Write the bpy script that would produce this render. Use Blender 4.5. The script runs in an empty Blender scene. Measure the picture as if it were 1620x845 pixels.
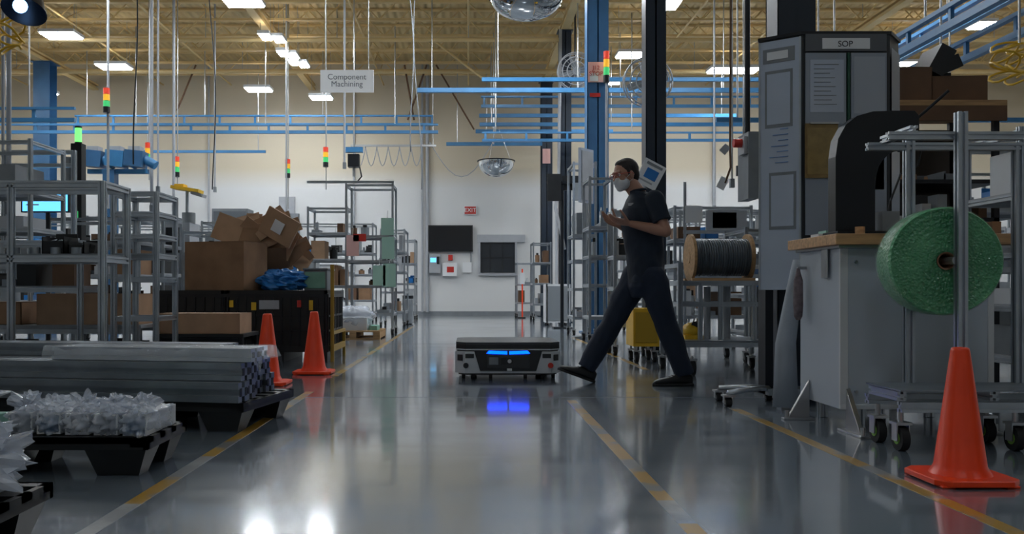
import bpy, math, random
from mathutils import Vector, Matrix, Euler, noise
F=1400.; H=.71
def wx(px,Y): return (px-741.)*Y/F
def wz(py,Y): return H-(py-461.)*Y/F
V=Vector
scn=bpy.context.scene
scn.view_settings.view_transform='Standard'
scn.view_settings.look='None'
scn.view_settings.exposure=0.0
# ---------------------------------------------------------------- materials
def mat(name,col,rough=.5,metal=0.,var=0.,scale=8.,bump=0.,emit=None,es=0.,alpha=1.,trans=0.,coat=0.,stretch=(1,1,1),bscale=None,spec=None):
    m=bpy.data.materials.new(name); m.use_nodes=True
    nt=m.node_tree; n=nt.nodes; l=nt.links; b=n['Principled BSDF']
    b.inputs['Base Color'].default_value=(*col,1); b.inputs['Roughness'].default_value=rough
    b.inputs['Metallic'].default_value=metal; b.inputs['Alpha'].default_value=alpha
    b.inputs['Transmission Weight'].default_value=trans; b.inputs['Coat Weight'].default_value=coat
    if spec is not None: b.inputs['Specular IOR Level'].default_value=spec
    if emit: b.inputs['Emission Color'].default_value=(*emit,1); b.inputs['Emission Strength'].default_value=es
    if var or bump:
        tc=n.new('ShaderNodeTexCoord'); mp=n.new('ShaderNodeMapping'); mp.inputs['Scale'].default_value=stretch
        l.new(tc.outputs['Object'],mp.inputs[0])
        tx=n.new('ShaderNodeTexNoise'); tx.inputs['Scale'].default_value=scale; tx.inputs['Detail'].default_value=5
        l.new(mp.outputs[0],tx.inputs['Vector'])
        if var:
            cr=n.new('ShaderNodeValToRGB')
            cr.color_ramp.elements[0].position=.3; cr.color_ramp.elements[1].position=.7
            cr.color_ramp.elements[0].color=(*[max(0,c*(1-var)) for c in col],1)
            cr.color_ramp.elements[1].color=(*[min(1,c*(1+var)) for c in col],1)
            l.new(tx.outputs['Fac'],cr.inputs[0]); l.new(cr.outputs[0],b.inputs['Base Color'])
        if bump:
            t2=tx
            if bscale:
                t2=n.new('ShaderNodeTexNoise'); t2.inputs['Scale'].default_value=bscale; t2.inputs['Detail'].default_value=6
                l.new(mp.outputs[0],t2.inputs['Vector'])
            bp=n.new('ShaderNodeBump'); bp.inputs['Strength'].default_value=bump; bp.inputs['Distance'].default_value=.02
            l.new(t2.outputs['Fac'],bp.inputs['Height']); l.new(bp.outputs[0],b.inputs['Normal'])
    return m
alu=mat('aluminium_extrusion',(.44,.48,.52),.32,.85,.12,6)
aluD=mat('aluminium_dull',(.29,.325,.36),.36,.8,.2,5)
steel=mat('zinc_steel',(.45,.46,.47),.3,.9)
white=mat('white_paint',(.62,.64,.66),.45,0,.05,3)
whiteB=mat('whiteboard',(.44,.50,.60),.25,0,.04,3)
boardG=mat('board_grey',(.28,.32,.38),.3,0,.05,3)
grey=mat('grey_plastic',(.20,.22,.24),.5,0,.1,6)
greyL=mat('light_grey_plastic',(.37,.39,.42),.45,0,.06,6)
black=mat('black_plastic',(.007,.008,.009),.45,0,.3,8)
blackM=mat('black_metal',(.012,.014,.018),.35,.3)
rubber=mat('rubber',(.012,.012,.013),.75)
card=mat('cardboard',(.27,.155,.085),.8,0,.16,5,.1)
cardL=mat('cardboard_light',(.40,.25,.15),.8,0,.12,5,.1)
cardD=mat('cardboard_dark',(.13,.07,.038),.8,0,.15,5)
wood=mat('butcher_block',(.56,.33,.16),.4,0,.25,4,.05,stretch=(1,14,14))
woodP=mat('pine_wood',(.40,.24,.11),.7,0,.25,5,stretch=(1,8,8))
blueP=mat('crane_blue_paint',(.05,.22,.46),.4,0,.12,3)
blueC=mat('column_blue_paint',(.04,.13,.27),.42,0,.2,2)
navyC=mat('column_dark_paint',(.007,.017,.034),.4,0,.2,2)
blueB=mat('blue_plastic',(.015,.16,.46),.35,0,.1,5)
yel=mat('yellow_paint',(.72,.43,.02),.45,0,.1,6)
red=mat('red_plastic',(.55,.03,.02),.4)
orange=mat('cone_orange_vinyl',(.95,.058,.006),.36,0,.10,4,.05,spec=.5)
greenP=mat('green_paper',(.38,.60,.50),.7)
greenF=mat('green_foam',(.20,.40,.32),.7,0,.15,8)
paper=mat('paper',(.74,.76,.78),.7)
pink=mat('pink_label',(.78,.46,.42),.6)
ink=mat('ink',(.03,.03,.035),.6)
inkR=mat('ink_red',(.5,.04,.03),.6)
inkB=mat('marker_blue',(.12,.24,.5),.6)
glassD=mat('dark_screen',(.012,.013,.016),.12)
tanJ=mat('joist_tan_paint',(.68,.50,.235),.55,0,.08,2)
chrome=mat('mirror_chrome',(.8,.82,.84),.04,1.)
plast=mat('clear_plastic_wrap',(.70,.76,.82),.12,0,0,7,.6,alpha=.28,bscale=16,spec=.8)
plast2=mat('clear_plastic_bag',(.66,.71,.80),.14,0,.1,7,.6,alpha=.45,bscale=14,spec=.9)
ledW=mat('lamp_lens',(1,1,1),.5,emit=(.90,.95,1.0),es=66)
ledN=mat('lamp_lens_dim',(1,1,1),.5,emit=(.78,.89,1.0),es=15)
fillU=mat('ceiling_fill_glow',(1,1,1),.5,emit=(1,.93,.8),es=22)  # added glow above the fixtures to brighten the ceiling
ledB=mat('blue_led',(.0,.04,.5),.3,emit=(.0,.036,1.0),es=8.5)
stR=mat('beacon_red',(.6,.05,.03),.3,emit=(1,.08,.03),es=.35)
stY=mat('beacon_amber',(.8,.4,.03),.3,emit=(1,.5,.03),es=.5)
stG=mat('beacon_green',(.05,.5,.15),.3,emit=(.1,1,.3),es=.3)
gLit=mat('green_light',(.1,.8,.2),.3,emit=(.12,1,.12),es=2.2)
scrC=mat('cyan_screen',(.1,.4,.5),.2,emit=(.12,.5,1),es=1.8)
ledG=mat('green_display',(.1,.8,.1),.3,emit=(.2,1,.1),es=2.0)
wireG=mat('grey_wire',(.11,.13,.15),.35,.3,.3,3,stretch=(40,1,1))
CL=[card,cardD,cardD,grey,greyL,white,black,black,blueB,alu,grey,grey,cardD,aluD]

# ---------------------------------------------------------------- mesh builder
class B:
    def __init__(s): s.v=[];s.f=[];s.m=[];s.s=[];s.mats=[]
    def add(s,vs,fs,m,sm=False,M=None):
        if m not in s.mats: s.mats.append(m)
        k=s.mats.index(m); o=len(s.v)
        for p in vs:
            p=V(p); s.v.append(M@p if M else p)
        for f in fs: s.f.append([i+o for i in f]); s.m.append(k); s.s.append(sm)
    def box(s,c,d,m,r=None,M=None):
        x,y,z=[q/2 for q in d]
        vs=[V((a*x,b*y,e*z)) for a in(-1,1) for b in(-1,1) for e in(-1,1)]
        T=Matrix.Translation(c)
        if r: T=T@Euler(r).to_matrix().to_4x4()
        if M: T=M@T
        s.add(vs,[(0,1,3,2),(4,6,7,5),(0,4,5,1),(2,3,7,6),(0,2,6,4),(1,5,7,3)],m,False,T)
    def bx(s,x0,x1,y0,y1,z0,z1,m,M=None): s.box(((x0+x1)/2,(y0+y1)/2,(z0+z1)/2),(abs(x1-x0),abs(y1-y0),abs(z1-z0)),m,None,M)
    def fr(s,d):
        d=V(d).normalized()
        u=V((1,0,0)) if abs(d.z)>.9 else V((0,0,1)).cross(d).normalized()
        v=d.cross(u).normalized(); u=v.cross(d).normalized()
        return d,u,v
    def cyl(s,a,b,r,m,r2=None,n=14,caps=True,sm=True,M=None):
        a=V(a);b=V(b); r2=r if r2 is None else r2
        d,u,v=s.fr(b-a); vs=[]
        for c,q in((a,r),(b,r2)):
            for i in range(n):
                t=2*math.pi*i/n; vs.append(c+u*math.cos(t)*q+v*math.sin(t)*q)
        s.add(vs,[(i,(i+1)%n,n+(i+1)%n,n+i) for i in range(n)],m,sm,M)
        if caps: s.add(vs,[tuple(range(n))[::-1],tuple(range(n,2*n))],m,False,M)
    def tube(s,pts,r,m,n=6,M=None):
        pts=[V(p) for p in pts]; vs=[]
        pu=None
        for i,p in enumerate(pts):
            d=(pts[min(i+1,len(pts)-1)]-pts[max(i-1,0)])
            d,u,v=s.fr(d)
            if pu is not None:
                u=(pu-d*pu.dot(d)).normalized(); v=d.cross(u)
            pu=u
            for j in range(n):
                t=2*math.pi*j/n; vs.append(p+u*math.cos(t)*r+v*math.sin(t)*r)
        fs=[(k*n+i,k*n+(i+1)%n,(k+1)*n+(i+1)%n,(k+1)*n+i) for k in range(len(pts)-1) for i in range(n)]
        fs+= [tuple(range(n))[::-1],tuple(range((len(pts)-1)*n,len(pts)*n))]
        s.add(vs,fs,m,True,M)
    def ext(s,a,b,w,m,h=None,M=None,slot=True):
        a=V(a);b=V(b); d=(b-a).normalized(); h=h or w
        if abs(d.z)>.9: u=V((1,0,0));v=V((0,1,0))
        else: v=V((0,0,1)); u=v.cross(d).normalized(); v=d.cross(u)
        A=w/2;Bq=h/2; n=.16*min(w,h); dp=.28*min(w,h)
        if slot:
            P=[(-A,-Bq),(-n,-Bq),(-n,-Bq+dp),(n,-Bq+dp),(n,-Bq),(A,-Bq),(A,-n),(A-dp,-n),(A-dp,n),(A,n),(A,Bq),(n,Bq),(n,Bq-dp),(-n,Bq-dp),(-n,Bq),(-A,Bq),(-A,n),(-A+dp,n),(-A+dp,-n),(-A,-n)]
        else: P=[(-A,-Bq),(A,-Bq),(A,Bq),(-A,Bq)]
        k=len(P); vs=[a+u*p+v*q for p,q in P]+[b+u*p+v*q for p,q in P]
        s.add(vs,[(i,(i+1)%k,k+(i+1)%k,k+i) for i in range(k)]+[tuple(range(k))[::-1],tuple(range(k,2*k))],m,False,M)
    def sph(s,c,r,m,n=16,M=None,R=None):
        if not hasattr(r,'__len__'): r=(r,r,r)
        k=n//2; vs=[];fs=[]
        for i in range(k+1):
            ph=math.pi*i/k
            for j in range(n):
                t=2*math.pi*j/n
                p=V((r[0]*math.sin(ph)*math.cos(t),r[1]*math.sin(ph)*math.sin(t),r[2]*math.cos(ph)))
                if R: p=R@p
                vs.append(V(c)+p)
        for i in range(k):
            for j in range(n):
                a=i*n+j;b=i*n+(j+1)%n; fs.append((a,a+n,b+n,b))
        s.add(vs,fs,m,True,M)
    def lathe(s,prof,c,m,n=24,R=None,M=None,sm=True):
        vs=[];fs=[]
        for r,z in prof:
            for j in range(n):
                t=2*math.pi*j/n; p=V((r*math.cos(t),r*math.sin(t),z))
                if R: p=R@p
                vs.append(V(c)+p)
        for i in range(len(prof)-1):
            for j in range(n):
                a=i*n+j;b=i*n+(j+1)%n; fs.append((a,b,b+n,a+n))
        s.add(vs,fs,m,sm,M)
    def prism(s,poly,z0,z1,m,M=None):
        k=len(poly); vs=[(x,y,z0) for x,y in poly]+[(x,y,z1) for x,y in poly]
        s.add(vs,[(i,(i+1)%k,k+(i+1)%k,k+i) for i in range(k)]+[tuple(range(k))[::-1],tuple(range(k,2*k))],m,False,M)
    def loft(s,secs,m,n=20,M=None,pw=2.):
        vs=[];fs=[]
        for c,a,b in secs:
            c=V(c)
            for j in range(n):
                t=2*math.pi*j/n; ct,st=math.cos(t),math.sin(t)
                k=2./pw
                vs.append(c+V(a)*(abs(ct)**k*(1 if ct>0 else -1))+V(b)*(abs(st)**k*(1 if st>0 else -1)))
        K=len(secs)
        for i in range(K-1):
            for j in range(n):
                p=i*n+j;q=i*n+(j+1)%n; fs.append((p,q,q+n,p+n))
        fs+=[tuple(range(n))[::-1],tuple(range((K-1)*n,K*n))]
        s.add(vs,fs,m,True,M)
    def crumple(s,c,r,m,seed=0,amp=.2,freq=9,base=None,n=40,sm=True):
        k=n//2; vs=[];fs=[]
        for i in range(k+1):
            ph=math.pi*i/k
            for j in range(n):
                t=2*math.pi*j/n
                sx=math.sin(ph)*math.cos(t);sy=math.sin(ph)*math.sin(t);sz=math.cos(ph)
                q=V((sx,sy,sz)); e=1./3
                k2=1/(abs(sx)**3+abs(sy)**3+abs(sz)**3)**e
                dd=1+amp*(abs(noise.noise(q*freq*.3+V((seed*7.3,0,0))))*1.6-.35)+amp*.22*noise.noise(q*freq+V((seed,3,1)))
                p=V(c)+V((q.x*r[0],q.y*r[1],q.z*r[2]))*k2*dd
                if base is not None and p.z<base: p.z=base+.001*(1+noise.noise(q*4))
                vs.append(p)
        for i in range(k):
            for j in range(n):
                a=i*n+j;b=i*n+(j+1)%n; fs.append((a,a+n,b+n,b))
        s.add(vs,fs,m,sm)
    def caster(s,x,y,r=.05,top=None,col=None):
        s.cyl((x-.018,y,r),(x+.018,y,r),r,rubber,n=18); s.cyl((x-.021,y,r),(x+.021,y,r),r*.5,col or steel,n=12)
        for e in(-1,1): s.box((x+e*.027,y,r*1.45),(.005,r*.9,r*1.3),steel)
        s.box((x,y,2*r+.012),(.07,.07,.012),steel)
        s.cyl((x,y,2*r+.012),(x,y,top or 2*r+.04),.012,steel,n=8)
    def obj(s,name,parent=None,bevel=0,mods=None):
        me=bpy.data.meshes.new(name)
        xs=[v.x for v in s.v];ys=[v.y for v in s.v];zs=[v.z for v in s.v]
        o=V(((min(xs)+max(xs))/2,(min(ys)+max(ys))/2,min(zs)))
        me.from_pydata([v-o for v in s.v],[],s.f)
        for m in s.mats: me.materials.append(m)
        me.polygons.foreach_set('material_index',s.m); me.polygons.foreach_set('use_smooth',s.s)
        me.update()
        ob=bpy.data.objects.new(name,me); scn.collection.objects.link(ob); ob.location=o
        if parent: ob.parent=parent; ob.matrix_parent_inverse=Matrix.Translation(parent.location).inverted()
        if bevel:
            q=ob.modifiers.new('bev','BEVEL'); q.width=bevel; q.segments=2; q.limit_method='ANGLE'; q.angle_limit=math.radians(50)
        return ob
def text(body,size,loc,m,parent,name='lettering',rot=(math.pi/2,0,0),align='CENTER',ls=1.):
    c=bpy.data.curves.new(name,'FONT'); c.body=body; c.size=size; c.align_x=align; c.align_y='CENTER'; c.extrude=.0008; c.space_line=ls
    o=bpy.data.objects.new(name+'_tmp',c); scn.collection.objects.link(o)
    bpy.context.view_layer.update()
    me=bpy.data.meshes.new_from_object(o); bpy.data.objects.remove(o)
    me.materials.clear(); me.materials.append(m)
    ob=bpy.data.objects.new(name,me); scn.collection.objects.link(ob); ob.location=loc; ob.rotation_euler=rot
    if parent: ob.parent=parent; ob.matrix_parent_inverse=Matrix.Translation(parent.location).inverted()
    return ob
# ---------------------------------------------------------------- camera
cam=bpy.data.cameras.new('camera'); co=bpy.data.objects.new('camera',cam); scn.collection.objects.link(co)
co.location=(0,0,H); co.rotation_euler=(math.pi/2,0,0); cam.sensor_width=36; cam.lens=F*36/1620
cam.shift_x=69/1620; cam.shift_y=38.5/1620; cam.clip_end=100; scn.camera=co
w=bpy.data.worlds.new('world'); scn.world=w; w.use_nodes=True
w.node_tree.nodes['Background'].inputs[0].default_value=(.3,.4,.55,1); w.node_tree.nodes['Background'].inputs[1].default_value=.3
# ---------------------------------------------------------------- room
X0,X1,Y0,Y1,ZC=-16.,18.,-5.,26.2,7.5
def floor_mat():
    m=bpy.data.materials.new('epoxy_floor'); m.use_nodes=True; nt=m.node_tree;n=nt.nodes;l=nt.links;b=n['Principled BSDF']
    tc=n.new('ShaderNodeTexCoord')
    n1=n.new('ShaderNodeTexNoise'); n1.inputs['Scale'].default_value=.7; n1.inputs['Detail'].default_value=6
    mp=n.new('ShaderNodeMapping'); mp.inputs['Scale'].default_value=(.35,2.2,1); l.new(tc.outputs['Object'],mp.inputs[0])
    n2=n.new('ShaderNodeTexNoise'); n2.inputs['Scale'].default_value=2.2; n2.inputs['Detail'].default_value=7
    l.new(tc.outputs['Object'],n1.inputs['Vector']); l.new(mp.outputs[0],n2.inputs['Vector'])
    mx=n.new('ShaderNodeMix'); mx.data_type='FLOAT'; mx.inputs[0].default_value=.5
    l.new(n1.outputs['Fac'],mx.inputs[2]); l.new(n2.outputs['Fac'],mx.inputs[3])
    cr=n.new('ShaderNodeValToRGB'); cr.color_ramp.elements[0].position=.35; cr.color_ramp.elements[1].position=.65
    cr.color_ramp.elements[0].color=(.13,.165,.205,1); cr.color_ramp.elements[1].color=(.21,.245,.28,1)
    l.new(mx.outputs[0],cr.inputs[0]); l.new(cr.outputs[0],b.inputs['Base Color'])
    mr=n.new('ShaderNodeMapRange'); mr.inputs[1].default_value=.3; mr.inputs[2].default_value=.7; mr.inputs[3].default_value=.16; mr.inputs[4].default_value=.28
    l.new(mx.outputs[0],mr.inputs[0]); l.new(mr.outputs[0],b.inputs['Roughness'])
    bp=n.new('ShaderNodeBump'); bp.inputs['Strength'].default_value=.05; bp.inputs['Distance'].default_value=.02
    n3=n.new('ShaderNodeTexNoise'); n3.inputs['Scale'].default_value=1.6; n3.inputs['Detail'].default_value=3
    l.new(tc.outputs['Object'],n3.inputs['Vector']); l.new(n3.outputs['Fac'],bp.inputs['Height']); l.new(bp.outputs[0],b.inputs['Normal']); l.new(bp.outputs[0],b.inputs['Coat Normal'])
    b.inputs['Specular IOR Level'].default_value=.7
    b.inputs['Coat Weight'].default_value=1.; b.inputs['Coat IOR'].default_value=1.65
    m2=n.new('ShaderNodeMapRange'); m2.inputs[1].default_value=.3; m2.inputs[2].default_value=.7; m2.inputs[3].default_value=.055; m2.inputs[4].default_value=.13
    l.new(mx.outputs[0],m2.inputs[0]); l.new(m2.outputs[0],b.inputs['Coat Roughness'])
    return m
b=B(); b.bx(X0,X1,Y0,Y1,-.1,0,floor_mat()); b.obj('floor')
def ceil_mat():
    m=mat('ceiling_deck',(.60,.445,.215),.6); n=m.node_tree.nodes;l=m.node_tree.links
    tc=n.new('ShaderNodeTexCoord'); wv=n.new('ShaderNodeTexWave'); wv.inputs['Scale'].default_value=1.6; wv.bands_direction='X'
    bp=n.new('ShaderNodeBump'); bp.inputs['Strength'].default_value=.8; bp.inputs['Distance'].default_value=.05
    l.new(tc.outputs['Object'],wv.inputs['Vector']); l.new(wv.outputs['Fac'],bp.inputs['Height']); l.new(bp.outputs[0],n['Principled BSDF'].inputs['Normal'])
    return m
b=B(); b.bx(X0,X1,Y0,Y1,ZC,ZC+.1,ceil_mat()); b.obj('ceiling')
def wall_mat():
    m=bpy.data.materials.new('block_wall_light_gradient'); m.use_nodes=True; nt=m.node_tree;n=nt.nodes;l=nt.links;b=n['Principled BSDF']
    g=n.new('ShaderNodeNewGeometry'); sp=n.new('ShaderNodeSeparateXYZ'); l.new(g.outputs['Position'],sp.inputs[0])
    cr=n.new('ShaderNodeValToRGB'); mr=n.new('ShaderNodeMapRange'); mr.inputs[1].default_value=0; mr.inputs[2].default_value=7.5
    l.new(sp.outputs['Z'],mr.inputs[0]); l.new(mr.outputs[0],cr.inputs[0])
    e=cr.color_ramp.elements; e[0].position=.50; e[0].color=(.68,.69,.69,1); e[1].position=.58; e[1].color=(.60,.53,.40,1)  # white below, tan above: light gradient painted into the wall colour
    l.new(cr.outputs[0],b.inputs['Base Color']); b.inputs['Roughness'].default_value=.55
    return m
wm=wall_mat()
for nm,a in (('wall_back',(X0,X1,Y1,Y1+.2,0,ZC)),('wall_front',(X0,X1,Y0-.2,Y0,0,ZC)),('wall_left',(X0-.2,X0,Y0,Y1,0,ZC)),('wall_right',(X1,X1+.2,Y0,Y1,0,ZC))):
    b=B(); b.bx(*a,wm); b.obj(nm)
b=B(); b.bx(X0,X1,Y1-.02,Y1,0,.12,grey); b.obj('baseboard_back')
# floor tape
def tape_mat(name,col,wear):
    m=mat(name,col,.28,coat=.6); n=m.node_tree.nodes;l=m.node_tree.links; p=n['Principled BSDF']
    tc=n.new('ShaderNodeTexCoord'); t=n.new('ShaderNodeTexNoise'); t.inputs['Scale'].default_value=3.2; t.inputs['Detail'].default_value=9
    cr=n.new('ShaderNodeValToRGB'); cr.color_ramp.elements[0].position=wear; cr.color_ramp.elements[1].position=wear+.06
    cr.color_ramp.elements[0].color=(.24,.25,.25,1); cr.color_ramp.elements[1].color=(*col,1)
    l.new(tc.outputs['Object'],t.inputs['Vector']); l.new(t.outputs['Fac'],cr.inputs[0]); l.new(cr.outputs[0],p.inputs['Base Color'])
    return m
ty=tape_mat('floor_tape_yellow',(.50,.29,.04),.43); tw=tape_mat('floor_tape_worn',(.36,.37,.37),.46)
def tape(x,segs,wd=.058):
    b=B()
    for y0,y1,m in segs: b.bx(x-wd/2,x+wd/2,y0,y1,0,.0015,m)
    b.obj('floor_tape_line')
tape(-1.12,[(-2,2.95,tw),(2.95,3.38,ty),(3.38,3.8,tw),(3.8,6.25,ty),(7.4,18,ty)])
tape(.669,[(-2,2.7,ty),(2.7,3.0,tw),(3.0,5.75,ty)])
tape(1.61,[(-2,5.4,ty),(8,13.6,ty)])
jm_=mat('joint_filler',(.10,.12,.15),.4)
b=B(); b.bx(-6,6,5.92,5.928,0,.0006,jm_); b.bx(-6,6,12.0,12.008,0,.0006,jm_); b.obj('floor_joint')

# roof structure
def joist():
    b=B(); z0=6.82;z1=7.46
    for z in (z0,z1-.02):
        b.bx(X0+.05,X1-.05,-.05,-.012,z,z+.05,tanJ); b.bx(X0+.05,X1-.05,.012,.05,z,z+.05,tanJ)
    k=int((X1-X0-.1)/.6); st=(X1-X0-.1)/k
    for i in range(k):
        xa=X0+.05+i*st; zz=(z0+.03,z1) if i%2 else (z1,z0+.03)
        b.cyl((xa,0,zz[0]),(xa+st,0,zz[1]),.016,tanJ,n=5,caps=False)
    return b.obj('roof_joist')
j0=joist(); j0.location.y=1.0
y=2.5
while y<26.0:
    o=bpy.data.objects.new('roof_joist',j0.data); o.location=j0.location.copy(); o.location.y=y; scn.collection.objects.link(o); y+=1.25
for gx in (-11.,-4.6,2.2,9.):
    b=B()
    b.bx(gx-.09,gx+.09,-4.9,26.1,6.64,6.70,tanJ); b.bx(gx-.012,gx+.012,-4.9,26.1,6.70,6.78,tanJ); b.bx(gx-.09,gx+.09,-4.9,26.1,6.765,6.815,tanJ)
    b.obj('roof_girder')
b=B()
for gx in (-13,-9,-7,-2.5,0.,5.,7,12,15):
    b.cyl((gx,-4.9,6.80),(gx,26.1,6.80),.025,tanJ,n=6)
    for k in range(0,20): b.cyl((gx,1+1.25*k+.1,6.85),(gx,2.15+1.25*k,7.4),.012,tanJ,n=4,caps=False)
b.obj('roof_bridging')
b=B()
for pz,py_,r in((6.55,23.5,.06),(6.45,20.2,.05),(6.6,17.6,.07)):
    b.cyl((X0+.1,py_,pz),(X1-.1,py_,pz),r,tanJ,n=10)
    for q in range(-15,18,3): b.cyl((q,py_,pz),(q,py_,7.48),.01,steel,n=5)
b.obj('sprinkler_pipe')

# columns
def column(x,y,wd,m,top=6.64,name='steel_column'):
    b=B(); t=.02; h=wd/2
    b.bx(x-h,x+h,y-h,y-h+t,0.02,top,m); b.bx(x-h,x+h,y+h-t,y+h,0.02,top,m); b.bx(x-t/2,x+t/2,y-h,y+h,0.02,top,m)
    b.bx(x-h,x-h+.012,y-h,y+h,.02,top,m); b.bx(x-h*1.5,x+h*1.5,y-h*1.5,y+h*1.5,0,.02,m)
    b.bx(x-h*1.3,x+h*1.3,y-h*1.3,y+h*1.3,top-.02,top,m)
    return b.obj(name)
column(2.2,6.05,.25,navyC); c11=column(2.2,10.5,.24,navyC); c15=column(2.2,15.2,.36,blueC); column(2.2,20.2,.27,navyC); c25=column(2.2,25,.32,navyC)
column(-11,23,.42,blueC); column(-11,12,.3,blueC)
# labels on column 15
b=B(); b.bx(2.03,2.30,15.005,15.015,wz(130,15),wz(98,15),pink); b.bx(2.06,2.2,15.003,15.0125,wz(128,15),wz(116,15),paper); o=b.obj('column_label',c15)
text('J12\nSTOP',.1,(2.165,15.0,wz(112,15)),inkR,o,'lettering')
b=B(); b.bx(2.06,2.24,15.005,15.018,wz(153,15),wz(147,15),red); b.obj('red_plate',c15)
b=B(); b.bx(2.08,2.30,24.82,24.835,wz(260,25),wz(237,25),pink); b.obj('column_label',c25)
b=B(); M=Matrix.Translation((wx(1030,10.3),10.34,wz(275,10.3)))@Euler((0,math.radians(28),0)).to_matrix().to_4x4()
b.box((0,0,0),(.27,.012,.30),paper,M=M); b.box((.01,-.008,.0),(.15,.006,.12),blueB,M=M); b.box((0,-.008,.11),(.2,.006,.03),grey,M=M); b.box((-.02,-.008,-.1),(.18,.006,.02),greyL,M=M)
b.obj('instruction_card',c11)

# ---------------------------------------------------------------- light fixtures
def fixture(x,y,w_=.72,d=.62,z=6.3,lens=None):
    b=B(); b.bx(x-w_/2,x+w_/2,y-d/2,y+d/2,z+.03,z+.10,white)
    b.bx(x-w_/2+.03,x+w_/2-.03,y-d/2+.03,y+d/2-.03,z,z+.03,lens or ledW)
    b.bx(x-w_*.3,x+w_*.3,y-.05,y+.05,z+.1,z+.112,fillU)  # added glowing top strip, lights the ceiling
    for e in(-1,1): b.cyl((x+e*w_*.42,y,z+.1),(x+e*w_*.42,y,7.5),.006,steel,n=4)
    b.obj('high_bay_light')
for px,py,ww in((97,58,.78),(180,107,.78),(385,6,.75),(997,89,.65),(1160,113,1.25),(1062,10,.32),(968,131,.5),(1553,42,.4)):
    Yl=F*(6.3-H)/(461-py); fixture(wx(px,Yl),Yl,ww,.55)
for px,py,ww in((73,148,.5),(409,143,.7),(508,156,.6)): fixture(wx(px,23.9),23.9,ww,.5,wz(py,23.9))
for px,py in((420,60),(441,64),(448,86),(463,90),(465,100),(480,104)):
    Yl=F*(6.3-H)/(461-py); fixture(wx(px,Yl),Yl,.26,.5)
for x,y in((-12,14),(-6,13),(-.5,14.5),(5,14),(11,15),(11,22),(14,20),(-13.5,20),(1.2,16.2)):
    fixture(x,y,1.1,.7)
for x,y in((-12,6),(-6,5),(0,9),(5.5,6),(0,1.5),(12,7),(0,-2.5),(-7,-2),(7,-2)):
    fixture(x,y,1.1,.7,lens=ledN)
# ---------------------------------------------------------------- overhead crane rails
def rail(x0,x1,y,z,gap=.2,th=.07,truss=True,axis='x',hang=3.,name='crane_rail'):
    b=B()
    def bar(a0,a1,z0,z1,t=th):
        if axis=='x': b.bx(a0,a1,y-t/2,y+t/2,z0,z1,blueP)
        else: b.bx(y-t/2,y+t/2,a0,a1,z0,z1,blueP)
    bar(x0,x1,z-th/2,z+th/2)
    if truss:
        bar(x0,x1,z+gap,z+gap+th*.6)
        a=x0+.05
        while a<x1: bar(a,a+.05,z+th/2,z+gap,.04); a+=.9
    a=x0+.3; zt=z+(gap if truss else 0)
    while a<x1+.01:
        if axis=='x': b.cyl((a,y,zt),(a,y,6.85),.014,blueP if hang<3 else steel,n=5)
        else: b.cyl((y,a,zt),(y,a,6.85),.014,steel,n=5)
        a+=hang
    b.obj(name)
rail(-10.,-.9,22.5,4.95); rail(-11,-.7,20.5,4.40,.15); rail(-9,-5.5,24.,4.5,truss=False)
rail(-1.05,6.,18.2,wz(143,18.2),truss=False,th=.09); rail(.25,6.1,16.5,wz(126,16.5),truss=False,th=.07); rail(.3,7.5,21.,wz(168,21),.2,truss=True)
rail(.28,7.,23,wz(183,23),truss=False,th=.09); rail(.28,7.,22.2,wz(197,22.2),truss=False,th=.09); rail(-.6,2.,24,wz(228,24),truss=False,th=.09); rail(.3,6.6,19.5,wz(222,19.5),.15,th=.06); rail(.2,4,24.5,wz(208,24.5),truss=False,th=.1)
rail(6.5,15.,5.06,3.5,.18,.08,axis='y'); rail(7.,15.,5.5,3.28,.18,.07,axis='y'); rail(5.,16,7.2,4.6,.2,.09,axis='y',hang=4)
rail(3.5,9.,12.5,wz(190,12.5),truss=False,th=.06)
rail(-13.,-6.,13.5,wz(190,13.5),.16,th=.06)
b=B()
for (xa,za,xb,zb) in ((675,105,645,190),(690,120,750,205),(640,105,655,190),(310,100,280,175)):
    b.cyl((wx(xa,24),24,6.85),(wx(xb,24),24,wz(zb,24)),.025,cardD,n=6)
for (xa,za,xb,zb) in ((685,20,765,125),(668,60,690,30)): b.cyl((wx(xa,21.6),21.6,6.85),(wx(xb,21.6),21.6,wz(zb,21.6)),.03,tanJ,n=6)
b.obj('crane_brace_rod')
b=B()
for px_,r_ in((676,.05),(668,.03),(560,.03),(330,.03),(1130,.05)): b.cyl((wx(px_,26.1),26.12,.1),(wx(px_,26.1),26.12,7.4),r_,greyL,n=8)
b.obj('wall_conduit')

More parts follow.
